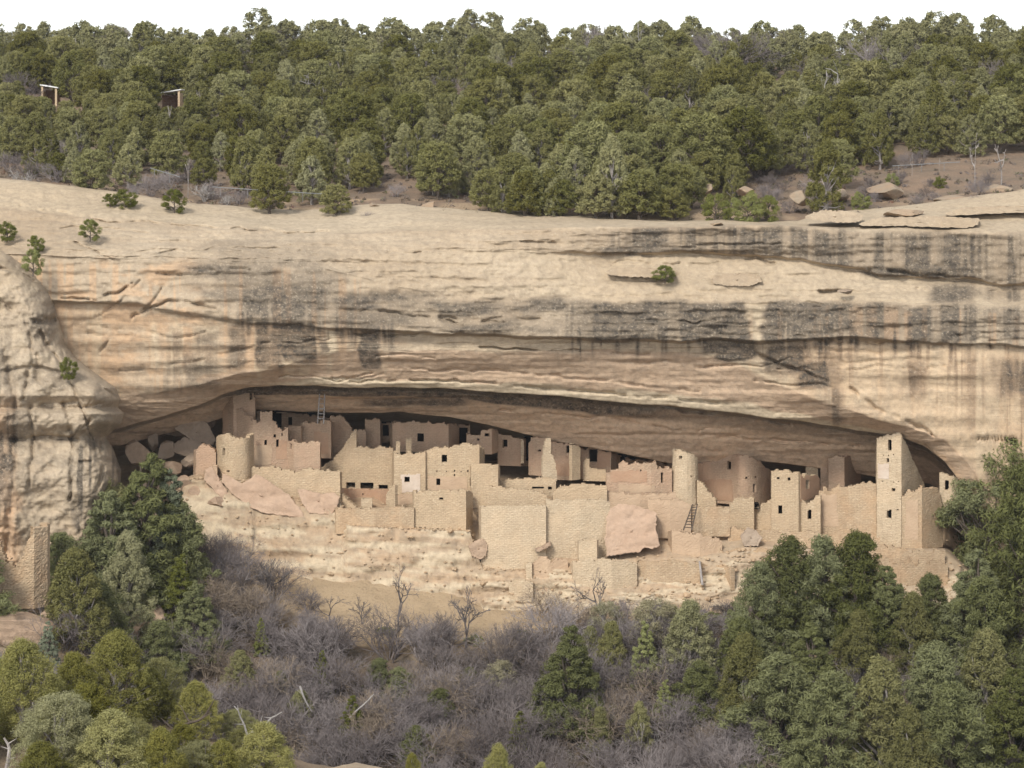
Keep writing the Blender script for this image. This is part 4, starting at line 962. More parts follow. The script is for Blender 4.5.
    dict(name='terrace_wall', label='low terrace wall reaching from the brown step towards the pines', cat='wall', path=[(716, 250), (745, 249.2), (790, 248.8)], top=[(716, 547), (724, 552), (744, 550), (768, 549), (790, 548)], base=566, mat='rough', rag=0.25),
    dict(name='kiva', label='curved lower kiva wall beside the leaning grey post', cat='kiva', path=[(699, 247.4), (706, 248.2), (716, 248.2), (726, 247.6), (731, 246.6)], top=[(699, 563), (706, 565), (718, 566), (730, 568)], base=588, mat='rough', rag=0.16),
    dict(name='retaining_wall', label='lowest reddish wall between the pale wall and lower kiva', cat='wall', path=[(634, 248.2), (650, 247.6), (700, 247.2)], top=[(634, 566), (642, 561), (655, 560), (668, 561), (684, 563), (700, 562)], base=600, mat='rough', rag=0.25),
    dict(name='terrace_wall', label='stony lowest terrace below the tallest tower, beside the pines', cat='wall', path=[(868, 249), (900, 247.6), (945, 247.6)], top=[(868, 546), (880, 546), (910, 550), (945, 549)], base=572, mat='rough', rag=0.3),
    dict(name='terrace_wall', label='rubbly bank wall at the foot of the path below the tallest tower', cat='wall', path=[(855, 246.8), (900, 246), (948, 246.4)], top=[(855, 562), (880, 560), (915, 563), (948, 562)], base=600, mat='rough', rag=0.4),
    dict(name='masonry_room', label='small brown room leaning against the boulder pile beside the curved pale wall', cat='room', path=[(193.6, 258.6), (196, 256.6), (216, 256), (218, 258)], top=[(193, 451), (196, 450), (203, 444.5), (209, 446), (214, 450), (217, 456)], base=476, mat='brown', rag=0.1),
    dict(name='low_wall', label='light plastered block below the small brown room at the boulder pile', cat='wall', path=[(203.8, 256), (205, 254.4), (217, 254), (218, 256)], top=[(204, 471), (210, 468), (214, 466), (217, 466)], base=488, mat='tan_plaster', rag=0.08),
    # --- the detached ruin at the edge of the picture
    dict(name='ruined_wall', label='detached ruined stone wall with a deep notch, standing alone among the junipers', cat='wall', path=[(-60, 226.5), (34, 226), (47.5, 227.2), (50, 231)],
         top=[(-60, 520), (-20, 530), (0, 541), (3, 552), (7, 561), (14, 564), (21, 560), (25, 551), (29, 543), (32, 533), (35, 527), (41, 525.5), (48, 525), (50, 527)], base=606, mat='rough', th=0.7, rag=0.55, jit=0.025),
]
for r in RUINS:
    ruin(**r)


# ladders
def tube(p, q, r0, r1=None, n=5):
    r1 = r0 if r1 is None else r1
    p = np.array(p, float); q = np.array(q, float)
    d = q - p; L = np.linalg.norm(d) + 1e-9; d /= L
    a = np.cross(d, [0, 0, 1.0]) if abs(d[2]) < 0.9 else np.cross(d, [1.0, 0, 0])
    a /= np.linalg.norm(a); b = np.cross(d, a)
    an = np.arange(n) * 2 * math.pi / n
    ring = np.cos(an)[:, None] * a + np.sin(an)[:, None] * b
    V = np.concatenate([p + ring * r0, q + ring * r1, [p], [q]])
    i = np.arange(n); j = (i + 1) % n
    Fq = np.stack([i, j, j + n, i + n], 1)
    T = np.concatenate([np.stack([j, i, 0 * i + 2 * n], 1), np.stack([i + n, j + n, 0 * i + 2 * n + 1], 1)])
    return V, Fq, T


def merge(parts):
    Vs, Q, T, o = [], [], [], 0
    for v, q, t in parts:
        Vs.append(v); Q.append(q + o); T.append(t + o); o += len(v)
    return np.concatenate(Vs), [np.concatenate(Q), np.concatenate(T)]


def ladder(label, A0, A1, B0, B1, n, r, mat, cross=None):
    org = np.array(A0)
    e = empty('ladder', tuple(org), label, 'ladder')
    for a, b in ((A0, A1), (B0, B1)):
        V, Fq = merge([tube(np.array(a) - org, np.array(b) - org, r, r * 0.8)])
        mesh_obj('pole', V, Fq, M[mat], e)
    for k in range(n):
        f = (k + 1) / (n + 1.0)
        a = np.array(A0) + (np.array(A1) - np.array(A0)) * f - org; b = np.array(B0) + (np.array(B1) - np.array(B0)) * f - org
        w = (b - a) * 0.12
        V, Fq = merge([tube(a - w, b + w, r * 0.7)])
        mesh_obj('rung', V, Fq, M[mat], e)


ladder('dark wooden ladder leaning beside the mud-plastered wall below the round tower', P(683.5, 530, 249.6), P(692.6, 504.5, 251.6), P(691.5, 530.5, 249.6), P(697.4, 504, 251.6), 8, 0.075, 'wood')
ladder('silver-grey ladder reaching up into the black opening under the ceiling', P(317.6, 423.5, 258.6), P(319.6, 394, 258.4), P(323.6, 423.5, 258.6), P(324.8, 394, 258.4), 5, 0.08, 'palewood')
V, Fq = merge([tube((0, 0, 0), np.array(P(699.5, 561, 246.9)) - np.array(P(702.4, 585, 246.0)), 0.13, 0.10, 7)])
o = mesh_obj('wooden_post', V, Fq, M['greywood']); o.location = P(702.4, 585, 246.0)
tag(o, 'leaning grey post in front of the curved lower kiva wall', 'post')

# ------------------------------------------------------------------ boulders and slabs
def ico(n=3):
    import bmesh
    bm = bmesh.new(); bmesh.ops.create_icosphere(bm, subdivisions=n, radius=1.0)
    V = np.array([v.co[:] for v in bm.verts]); Fq = np.array([[v.index for v in f.verts] for f in bm.faces]); bm.free()
    return V, Fq


ICO_V, ICO_F = ico(4)


def boulder(px, py, Y, w, h, mat='boulder', label='', seed=0, deep=None, rot=0.0, name='boulder', group=None, sink=0.15, cat='boulder'):
    """w, h in picture px at its distance"""
    r = np.random.default_rng(500 + seed)
    V = ICO_V.copy()
    for k in range(11):
        n = r.normal(size=3); n /= np.linalg.norm(n); dd = r.uniform(0.38, 0.72)
        s = V @ n - dd
        V = V - np.clip(s, 0, None)[:, None] * n * 0.97
    V /= np.abs(V).max(0)
    V = V * (1 + 0.12 * (fbm(V[:, 0:1] * 2.5 + 9, V[:, 2:3] * 5 + V[:, 1:2] * 2.5, 4, seed) - 0.5))
    W = w / F * Y / 2; H = h / F * Y / 2; D = (deep if deep else 0.8 * w) / F * Y / 2
    c, s_ = math.cos(rot), math.sin(rot)
    x = V[:, 0] * W; z = V[:, 2] * H
    X = np.stack([x * c - z * s_, V[:, 1] * D, x * s_ + z * c + H * (1 - sink)], 1)
    o = mesh_obj(name, X, ICO_F, M[mat], smooth=False)
    o.location = P(px, py, Y)
    tag(o, label, cat, group, 'thing')
    return o


def slab(poly, Y, thick, mat, label, kx=0.0, ky=0.0, seed=0, name='rock_slab', bulge=0.25):
    """a fallen plate of rock with this outline, its face leaning by kx, ky metres per px"""
    p = np.array(poly + poly[:1], float)
    L = np.concatenate([[0], np.cumsum(np.hypot(*np.diff(p, axis=0).T))])
    t = np.linspace(0, L[-1], 90)[:-1]
    ox = np.interp(t, L, p[:, 0]); oy = np.interp(t, L, p[:, 1])
    r = np.random.default_rng(seed + 40)
    ox += r.normal(0, 0.35, len(ox)); oy += r.normal(0, 0.35, len(oy))
    cx, cy = ox.mean(), oy.mean()
    fr = [1.0, 0.975, 0.94, 0.88, 0.8, 0.72, 0.64, 0.56, 0.48, 0.4, 0.32, 0.24, 0.16, 0.08]
    rings = [np.stack([cx + (ox - cx) * 0.96, cy + (oy - cy) * 0.96, np.full(len(ox), thick)], 1), np.stack([ox, oy, np.full(len(ox), thick * 0.55)], 1)]
    for f in fr:
        x = cx + (ox - cx) * f; y = cy + (oy - cy) * f
        rings.append(np.stack([x, y, -bulge * math.sqrt(1 - f ** 4) + 0.4 * (0.5 - np.abs(2 * fbm(x / 26, y / 18, 4, seed + 7) - 1)) * min(1, (1 - f) * 6)], 1))
    A = np.concatenate(rings + [np.array([[cx, cy, -bulge]])])
    Yv = Y + A[:, 2] + (A[:, 0] - cx) * kx + (cy - A[:, 1]) * ky
    V = np.stack([(A[:, 0] - 512) / F * Yv, Yv, (HY - A[:, 1]) / F * Yv], 1)
    n = len(ox); i = np.arange(n); j = (i + 1) % n
    Q = np.concatenate([np.stack([k * n + i, k * n + j, (k + 1) * n + j, (k + 1) * n + i], 1) for k in range(len(rings) - 1)])
    T = np.stack([(len(rings) - 1) * n + i, (len(rings) - 1) * n + j, 0 * i + len(A) - 1], 1)
    org = np.array(P(cx, oy.max(), Y))
    o = mesh_obj(name, V - org, [Q, T], M[mat], smooth=False)
    o.location = org
    tag(o, label, 'rock slab', None, 'thing')
    return o


slab([(222, 473), (228, 476), (238, 486), (248, 480), (256, 474), (263, 477), (276, 486), (290, 496), (303, 513), (304, 518), (285, 516), (262, 513), (248, 506), (232, 494), (222, 482)], 253.0, 1.2, 'slab', 'long tilted pink slab lying below the curved pale wall', 0.0, 0.03, 1)
slab([(297, 489), (306, 490), (322, 494), (334, 492), (340, 497), (337, 508), (330, 515), (318, 514), (309, 513), (302, 503)], 252.9, 1.0, 'slab', 'second pink slab, under the end of the long ledge wall', 0.0, 0.03, 2)
slab([(607, 516), (611, 508), (620, 504), (634, 505), (646, 509), (657, 513), (656, 528), (660, 546), (652, 549), (645, 547), (640, 552), (607, 556), (605, 540)], 249.7, 1.8, 'slab', 'large pinkish upright boulder with a dark slot beneath, beside the broad front wall', 0.0, 0.035, 3, 'boulder', 0.15)
slab([(174, 428), (180, 424), (200, 420), (207, 422), (212, 432), (216, 440), (212, 445), (200, 443), (188, 438)], 261.5, 1.2, 'greyrock', 'biggest fallen plate resting on top of the boulder pile in the low cave', 0.01, 0.05, 4)
slab([(172, 445), (184, 437), (198, 441), (205, 446), (196, 455), (184, 456), (173, 452)], 260.4, 1.2, 'greyrock', 'flat fallen plate tucked under the biggest plate in the boulder pile', 0.0, 0.05, 5)
slab([(534, 549), (542, 546), (550, 541), (551, 545), (544, 550), (537, 552)], 248.6, 0.8, 'boulder', 'small tilted stone lodged against the broad front wall above the niche', 0.02, 0.04, 6)
slab([(476, 540), (483, 538), (488, 545), (486, 556), (480, 560), (472, 556), (468, 546)], 249.6, 1.2, 'boulder', 'brown rock wedged at the foot of the gap between the front walls', 0.0, 0.02, 8)
slab([(748, 527), (756, 530), (762, 538), (758, 546), (744, 546), (740, 536)], 249.8, 1.0, 'greyrock', 'grey block bedded in rubble to the side of the ladder terrace', 0.0, 0.04, 9)
slab([(205, 470), (212, 466), (218, 476), (224, 486), (232, 500), (226, 505), (214, 490), (204, 480)], 253.6, 1.0, 'slab', 'narrow pink plate leaning beside the long tilted pink slab', 0.0, 0.03, 10)
pile = [(153, 452, 262, 13, 20, 'greyrock', 'rounded grey block standing in the boulder pile under the low roof'), (166, 460, 260.6, 18, 22, 'greyrock', 'brown wedge-shaped block in front of the rounded grey block'),
        (140, 470, 259, 30, 34, 'boulder', 'smooth buff boulder next to the cliff buttress in the cave mouth'), (178, 436, 265, 26, 12, 'greyrock', 'long dark block jammed up under the alcove roof'), (205, 428, 266, 22, 14, 'greyrock', 'dark block jammed beside the tall brown tower room'),
        (160, 434, 266, 30, 12, 'greyrock', 'low dark block in the deepest shade of the cave'), (182, 492, 255.6, 24, 18, 'boulder', 'pinkish boulder at the foot of the small brown room'), (198, 500, 254.6, 20, 14, 'boulder', 'small boulder beside the light plastered block'),
        (172, 478, 258.4, 30, 18, 'boulder', 'buff boulder halfway down the boulder pile'), (190, 466, 259.6, 20, 14, 'greyrock', 'angular boulder against the small brown room'), (215, 508, 252.8, 26, 14, 'boulder', 'flattish boulder below the narrow leaning pink plate'),
        (150, 498, 256, 34, 22, 'boulder', 'broad boulder just behind the tip of the largest conifer')]
for k, (px, py, Y, w, h, m, lab) in enumerate(pile):
    boulder(px, py, Y, w, h, m, lab, 20 + k, rot=((k * 37) % 7 - 3) * 0.08)
# slabs and blocks along the mesa rim
rim = [(780, 222, 257.5, 0, 0, '', '', 0),
       (905, 212, 262, 60, 8, 'orangerock', 'thin reddish slab on the open rim ground', 20), (800, 200, 270, 30, 16, 'orangerock', 'orange block under the rim shrubs', 16), (745, 190, 276, 26, 10, 'orangerock', 'orange rock below the grey brush', 14),
       (706, 188, 276, 18, 10, 'orangerock', 'small orange rock at the wood edge', 10), (885, 192, 276, 50, 16, 'orangerock', 'orange earth bank block below the leaning dead trunks', 30), (838, 194, 276, 26, 12, 'orangerock', 'orange block beside the bank below the dead trunks', 20), (950, 200, 270, 60, 10, 'orangerock', 'long orange bank near the tall dead trunk', 20), (1000, 190, 276, 46, 12, 'orangerock', 'orange bank under the forked dead trunk', 20),
       (171, 197, 268, 18, 12, 'cliff', '', 0), (86, 206, 266, 16, 14, 'cliff', 'pale upright block on the sloping rim near the clifftop bushes', 10), (48, 188, 268, 26, 7, 'orangerock', 'flat reddish slab at the rim beside dead branches', 14), (22, 184, 270, 30, 8, 'orangerock', 'reddish ledge slab at the edge of the wood', 14), (375, 205, 268, 22, 8, 'orangerock', 'low red rock next to the rim bushes', 12), (430, 204, 270, 26, 8, 'orangerock', 'low red rock where the woodland meets the rim', 12),
       (655, 184, 275, 14, 8, 'orangerock', '', 0), (718, 222, 256.6, 20, 5, 'cliff', 'thin pale slab at the lip of the cliff below the shrubs', 12)]
for k, (px, py, Y, w, h, m, lab, dp) in enumerate(rim):
    if lab:
        boulder(px, py + 3, Y, w * 0.72, h * 1.15, m, lab, 60 + k, deep=dp * 2.2, name='rock', sink=0.62)
# ledge blocks lodged on the cliff face
boulder(845, 294, 249.2, 16, 5, 'greyrock', 'small dark stone in the pocket of the cliff face', 92, name='rock')
slab([(859, 224), (866, 220), (880, 218), (905, 217), (930, 216), (958, 217), (979, 218), (978, 225), (965, 228), (930, 227), (900, 226), (862, 226)], 254.6, 3.0, 'cliff', 'longest pale slab lying along the cliff rim', 0.0, 0.13, 14, bulge=0.1)
slab([(805, 217), (812, 213), (822, 210), (850, 211), (863, 215), (862, 221), (848, 223), (830, 222), (808, 219)], 255.6, 3.0, 'cliff', 'large flat rim slab above the streaked cliff edge', 0.0, 0.13, 15, bulge=0.1)
slab([(945, 213), (960, 208), (990, 206), (1040, 206), (1090, 208), (1086, 214), (1030, 212), (980, 214), (950, 216)], 258.5, 3.0, 'cliff', 'upper pale slab behind the longest rim slab', 0.0, 0.13, 16, bulge=0.1)
slab([(606, 271), (612, 268), (640, 267), (674, 270), (676, 275), (660, 278), (630, 277), (608, 275)], 250.6, 2.0, 'cliff', 'long pale ledge block on the cliff face beside the small green bush', 0.0, 0.08, 17, bulge=0.1)
slab([(712, 278), (722, 274), (742, 273), (760, 276), (762, 282), (750, 286), (728, 286), (714, 284)], 250.4, 2.0, 'cliff', 'short ledge block on the cliff face, further along from the small bush', 0.0, 0.08, 18, bulge=0.1)
# rocks among the near junipers and on the slope
NRK = [(345, 792, 128, 130, 44, 'cliff', 'pale rounded outcrop at the bottom of the picture behind the yellow junipers'), (210, 760, 130, 30, 26, 'cliff', 'small pale rock behind the pale dead tree'), (150, 752, 131, 40, 40, 'cliff', 'pale rock behind the bent dark log'),
       (174, 790, 129, 36, 22, 'greyrock', 'grey stones under the bent dark log'), (460, 752, None, 46, 30, 'greyrock', 'buff boulder among the grey brush at the bottom'), (145, 640, None, 46, 46, 'boulder', 'brown rock face showing between the conifers'), (64, 634, None, 50, 34, 'boulder', 'buff ledge rock just below the detached ruined wall'),
       (16, 640, None, 80, 34, 'boulder', 'wide layered ledge on which the detached ruined wall stands'), (80, 572, None, 26, 12, 'greyrock', 'grey stone between juniper and detached wall'), (750, 616, None, 0, 0, '', ''),
       (268, 640, None, 0, 0, '', ''), (815, 660, None, 30, 16, 'orangerock', 'brown rock half hidden under the dark pines')]
for k, (px, py, Y, w, h, m, lab) in enumerate(NRK):
    if lab:
        y = Y if Y else solveY(px, py)
        boulder(px, py, y, w, h, m, lab, 120 + k, name='rock' if 'rock' in lab else 'boulder', sink=0.45)

# loose stones on the ledges and talus: nobody could count them
r = np.random.default_rng(77)
oc_v, oc_f = ico(1)
VV, FF_, o_ = [], [], 0
sheetP = gp; sheetX = gx; sheetY = gy
rows_ok = np.where((rk[:, 0] > 17.5))[0]
for k in range(1500):
    i = int(r.choice(rows_ok)); j = int(r.integers(int(NC * 0.22), int(NC * 0.83)))
    c = np.array([(gx[i, j] - 512) / F * gy[i, j], gy[i, j], (HY - gp[i, j]) / F * gy[i, j]])
    s = r.uniform(0.05, 0.16) * (1 + 1.2 * (r.random() > 0.93))
    v = oc_v * (1 + r.uniform(-0.25, 0.25, (len(oc_v), 1))) * np.array([1.3, 1, 0.7]) * s
    a = r.uniform(0, 6.28); R2 = np.array([[math.cos(a), -math.sin(a), 0], [math.sin(a), math.cos(a), 0], [0, 0, 1]])
    VV.append(v @ R2.T + c + [0, -0.1, 0.04]); FF_.append(oc_f + o_); o_ += len(oc_v)
o = mesh_obj('rubble', np.concatenate(VV), np.concatenate(FF_), M['rough'])
tag(o, 'loose pale stones littering the ledges below the ruins', 'rubble', kind='stuff')

# ------------------------------------------------------------------ plants: prototypes
def leaves(cent, rad, n, size, rng, squash=0.8, up=0.35, elong=2.7):
    """n small sprays around every clump centre"""
    cent = np.asarray(cent, float); rad = np.asarray(rad, float)
    K = len(cent)
    d = rng.normal(size=(K, n, 3)); d /= np.linalg.norm(d, axis=2)[..., None]
    rr = rng.random((K, n, 1)) ** 0.45
    pos = cent[:, None] + d * rr * rad[:, None, None] * np.array([1, 1, squash])
    nrm = d * 0.75 + rng.normal(size=d.shape) * 0.5 + np.array([0, 0, up])
    nrm /= np.linalg.norm(nrm, axis=2)[..., None]
    t = np.cross(nrm, rng.normal(size=d.shape)); t /= np.linalg.norm(t, axis=2)[..., None] + 1e-9
    b = np.cross(nrm, t)
    s = size * rng.uniform(0.6, 1.35, (K, n, 1))
    a = pos - t * s * elong * 0.5; c = pos + t * s * elong * 0.5
    e = pos + b * s * 0.30; f = pos - b * s * 0.30
    V = np.stack([a, f, c, e], 2).reshape(-1, 3)
    Q = np.arange(len(V)).reshape(-1, 4)
    return V, Q


def wood_mesh(segs, n=4):
    Vs, Qs, o = [], [], 0
    for p, q, r0, r1 in segs:
        v, qd, _ = tube(p, q, r0, r1, n)
        Vs.append(v[:2 * n]); Qs.append(qd + o); o += 2 * n
    return np.concatenate(Vs), np.concatenate(Qs)


def tree_proto(kind, seed, H=5.0, R=2.1, n=90, nl=58, size=0.138, bare=0.16, wood='bark', cf=1.0):
    rng = np.random.default_rng(seed)
    cen, rad = [], []
    lob = [(rng.uniform(0, 6.28), rng.uniform(0.25, 0.9), rng.uniform(0.6, 1.0)) for _ in range(6)]
    for k in range(n):
        a = rng.uniform(0, 6.28)
        if kind == 'pinyon':
            z = rng.uniform(bare, 1.0) ** 0.9
            prof = math.sqrt(max(0.02, 1 - ((z - 0.45) / 0.58) ** 2))
            lobe = 0.72 + 0.36 * max(math.cos(a - l[0]) ** 3 * math.exp(-((z - l[1]) / 0.25) ** 2) * l[2] for l in lob)
            r = R * prof * lobe * rng.uniform(0.25, 1.0) ** 0.5
            c = rng.uniform(0.30, 0.52) * (R / 2.1)
        elif kind == 'cone':
            z = 1 - rng.random() ** 0.62 * (1 - bare)
            prof = (1 - z) ** 0.75 * 1.15 + 0.06
            lobe = 0.75 + 0.3 * vn(a * 1.2, z * 7, seed)
            r = R * prof * lobe * rng.uniform(0.2, 1.0) ** 0.5
            c = rng.uniform(0.22, 0.42) * (R / 2.1) * (0.55 + 0.6 * (1 - z))
        elif kind == 'ragged':
            z = 1 - rng.random() ** 0.8 * (1 - bare)
            wh = 0.2 + 1.05 * vn(a * 1.6 + 3 * math.floor(z * 7), math.floor(z * 7) * 1.7, seed)
            prof = ((1 - z) ** 0.6 * 1.12 + 0.08) * wh
            r = R * prof * rng.uniform(0.15, 1.0) ** 0.5
            c = rng.uniform(0.16, 0.34) * (R / 1.8)
        elif kind == 'juniper':
            z = rng.uniform(bare, 1.0) ** 0.95
            prof = (1 - max(0, z - 0.3) / 0.72) ** 0.6 if z > 0.3 else 0.7 + z
            lobe = 0.6 + 0.45 * max(math.exp(-((math.cos(a - l[0]) - 1) * 3) ** 2) * l[2] for l in lob)
            r = R * prof * lobe * rng.uniform(0.2, 1.0) ** 0.5
            c = rng.uniform(0.22, 0.44) * (R / 2.1)
        else:  # open crown: tufts at the ends of long limbs
            l = lob[k % 6]
            z = 0.35 + 0.62 * l[1] + rng.normal(0, 0.07)
            a = l[0] + rng.normal(0, 0.38)
            r = R * l[2] * (1.1 - 0.7 * max(0, z - 0.6)) * rng.uniform(0.6, 1.0)
            c = rng.uniform(0.20, 0.36) * (R / 2.1)
        cen.append((r * math.cos(a), r * math.sin(a), z * H)); rad.append(c * cf)
    cen = np.array(cen); rad = np.array(rad)
    V, Q = leaves(cen, rad, nl, size, rng, 1.15 if kind == 'juniper' else 0.8)
    segs = []
    lean = rng.normal(0, 0.04, 2)
    prev = np.array([0, 0, -0.4]); tops = 0.93 if kind == 'cone' else 0.72
    rb = 0.035 * H
    for k in range(1, 6):
        q = np.array([lean[0] * H * k / 5 + rng.normal(0, 0.05), lean[1] * H * k / 5 + rng.normal(0, 0.05), H * tops * k / 5])
        segs.append((prev, q, rb * (1 - (k - 1) / 5.6), rb * (1 - k / 5.6))); prev = q
    for k in rng.choice(len(cen), min(26, len(cen)), replace=False):
        c = cen[k]; z0 = max(0.12 * H, c[2] * 0.72 - 0.1 * H)
        p = np.array([lean[0] * z0, lean[1] * z0, min(z0, H * tops)])
        m = (p + c) / 2 + rng.normal(0, 0.12, 3)
        segs.append((p, m, rb * 0.34, rb * 0.22)); segs.append((m, c, rb * 0.22, rb * 0.08))
    WV, WQ = wood_mesh(segs)
    return (V, Q), (WV, WQ), H


def branching(seed, H, levels=5, spread=0.5, stems=1, r0=0.09, kids=(2, 3), droop=0.0, shrink=0.74, first=0.26, jitter=0.25):
    rng = np.random.default_rng(seed)
    segs = []

    def grow(p, d, L, r, lv):
        q = p
        n = 2
        for i in range(n):
            d = d + rng.normal(0, jitter * 0.4, 3) + np.array([0, 0, 0.04 - droop]); d /= np.linalg.norm(d)
            q2 = q + d * L / n
            segs.append((q, q2, r * (1 - 0.18 * i), r * (1 - 0.18 * (i + 1)))); q = q2
        if lv == 0:
            return
        for k in range(int(rng.integers(kids[0], kids[1] + 1))):
            e = d + rng.normal(0, spread, 3); e /= np.linalg.norm(e)
            grow(q, e, L * shrink * rng.uniform(0.75, 1.15), r * 0.68, lv - 1)
    for s in range(stems):
        a = rng.uniform(0, 6.28); t = 0 if stems == 1 else rng.uniform(0.1, 0.75)
        d = np.array([math.cos(a) * t, math.sin(a) * t, 1.0]); d /= np.linalg.norm(d)
        st = np.array([math.cos(a) * t * 0.4, math.sin(a) * t * 0.4, -0.25])
        grow(st, d, H * first * rng.uniform(0.8, 1.2), r0, levels)
    return segs


def mk(name, VQ, mat, smooth=False):
    """a mesh datablock only"""
    o = mesh_obj(name, VQ[0], VQ[1], mat)
    me = o.data
    bpy.data.objects.remove(o)
    return me


PROTO = {}


def add_tree(key, kind, fmat, seeds, **kw):
    lst = []
    for s in seeds:
        a, b, H = tree_proto(kind, s, **kw)
        lst.append((mk('crown', a, M[fmat]), mk('trunk', b, M[kw.get('wood', 'bark')]), H))
    PROTO[key] = lst


add_tree('pinyon', 'pinyon', 'pinyon', range(1, 8), n=170, nl=66, size=0.115, cf=0.85)
add_tree('juniper', 'juniper', 'juniper', range(11, 18), n=150, nl=66, size=0.110, cf=0.8, R=1.9, bare=0.10, wood='greywood')
add_tree('cone', 'cone', 'fir', range(21, 25), n=330, nl=116, size=0.066, R=1.75, bare=0.06)
add_tree('bigpine', 'ragged', 'fir', range(31, 35), n=360, nl=89, size=0.066, R=2.3, bare=0.06, cf=0.85)
add_tree('bigjuniper', 'juniper', 'juniper', range(41, 45), n=330, nl=92, size=0.064, cf=0.8, R=1.7, bare=0.06, wood='greywood')
add_tree('bluefir', 'cone', 'bluegreen', [51, 52], n=220, nl=101, size=0.064, R=1.3, bare=0.08)
add_tree('greenjuniper', 'cone', 'green_shrub', [55, 56], n=200, nl=101, size=0.078, R=1.3, bare=0.02)
add_tree('open', 'open', 'juniper', [61, 62, 63], n=110, nl=130, size=0.064, R=2.4, wood='greywood')
add_tree('openpine', 'open', 'fir', [64, 65], n=100, nl=145, size=0.064, R=2.3)
add_tree('near', 'juniper', 'yellowgreen', [71, 72, 73], n=430, nl=95, size=0.051, cf=0.72, R=2.2, bare=0.05, wood='greywood')
add_tree('neargreen', 'pinyon', 'juniper', [74, 75], n=430, nl=95, size=0.051, cf=0.72, R=2.2, bare=0.08, wood='greywood')
add_tree('sage', 'pinyon', 'sage', [81, 82, 83], n=130, nl=101, size=0.069, R=2.3, bare=0.0, wood='greywood')
add_tree('bush', 'pinyon', 'green_shrub', [85, 86, 87], n=70, nl=159, size=0.092, R=2.2, H=3.6, bare=0.0)


def add_bare(key, mat, seeds, nside=3, **kw):
    PROTO[key] = [(mk('branches', wood_mesh(branching(s, **kw), nside), M[mat]), kw['H']) for s in seeds]


add_bare('brush', 'twig', range(101, 108), H=4.0, levels=5, stems=16, r0=0.042, spread=0.42, first=0.24, shrink=0.76)
add_bare('brownbrush', 'brown_twig', range(111, 114), H=4.0, levels=5, stems=15, r0=0.045, spread=0.5, first=0.23)
add_bare('baretree', 'sapling', range(121, 126), H=6.0, levels=6, stems=1, r0=0.15, spread=0.42, first=0.26, shrink=0.76)
add_bare('snag', 'greywood', range(131, 137), H=5.0, levels=3, stems=1, r0=0.16, spread=0.62, first=0.38, shrink=0.66)
add_bare('whitesnag', 'palewood', range(141, 145), H=4.0, levels=4, stems=2, r0=0.10, spread=0.62, first=0.30, shrink=0.72)
add_bare('deadbrush', 'palewood', range(151, 154), H=3.0, levels=4, stems=7, r0=0.06, spread=0.75, first=0.26, shrink=0.72)

RP = random.Random(5)
COUNT = {}


def plant(key, name, X, Y, Z, h, wide=1.0, label='', cat='tree', group=None, variant=None, rot=None, tilt=0.0):
    lst = PROTO[key]
    pr = lst[variant % len(lst) if variant is not None else RP.randrange(len(lst))]
    H = pr[-1]
    s = h / H
    rz = rot if rot is not None else RP.uniform(0, 6.28)
    if len(pr) == 3:
        e = bpy.data.objects.new(name, None); e.empty_display_size = 0.3
        COL.objects.link(e)
        for nm, me in (('crown', pr[0]), ('trunk', pr[1])):
            c = bpy.data.objects.new(nm, me); COL.objects.link(c); c.parent = e
    else:
        e = bpy.data.objects.new(name, pr[0]); COL.objects.link(e)
    e.location = (X, Y, Z); e.rotation_euler = (tilt, 0, rz)
    e.scale = (s * wide, s * wide, s)
    tag(e, label, cat, group, 'thing')
    return e


# ------------------------------------------------------------------ the woodland on the mesa
def mesa_zone(px, Y):
    f = (Y - 264) / 151
    row = ('at the foot of the mesa wood' if f < 0.17 else 'low in the mesa wood' if f < 0.45 else 'high in the mesa wood')
    cols = [(70, 'above the rounded cliff buttress'), (210, 'around the white-roofed shelters'), (345, 'above the tall brown tower room'), (470, 'above the wide brown house'), (585, 'above the broken fin of wall'), (715, 'above the round tower'), (850, 'above the square corner house'), (940, 'above the tallest square tower'), (2000, 'beyond the tallest square tower')]
    for x, t in cols:
        if px < x:
            return row, t
    return row, t


def roof_fit(px, py, hgt):
    ys = np.arange(275, 410, 0.5)
    return float(ys[np.argmin(np.abs(PZ(py, ys) - mesaZ((px - 512) / F * ys, ys) - hgt))])


SHY = [roof_fit(171, 92, 2.7), roof_fit(51, 87, 2.5)]

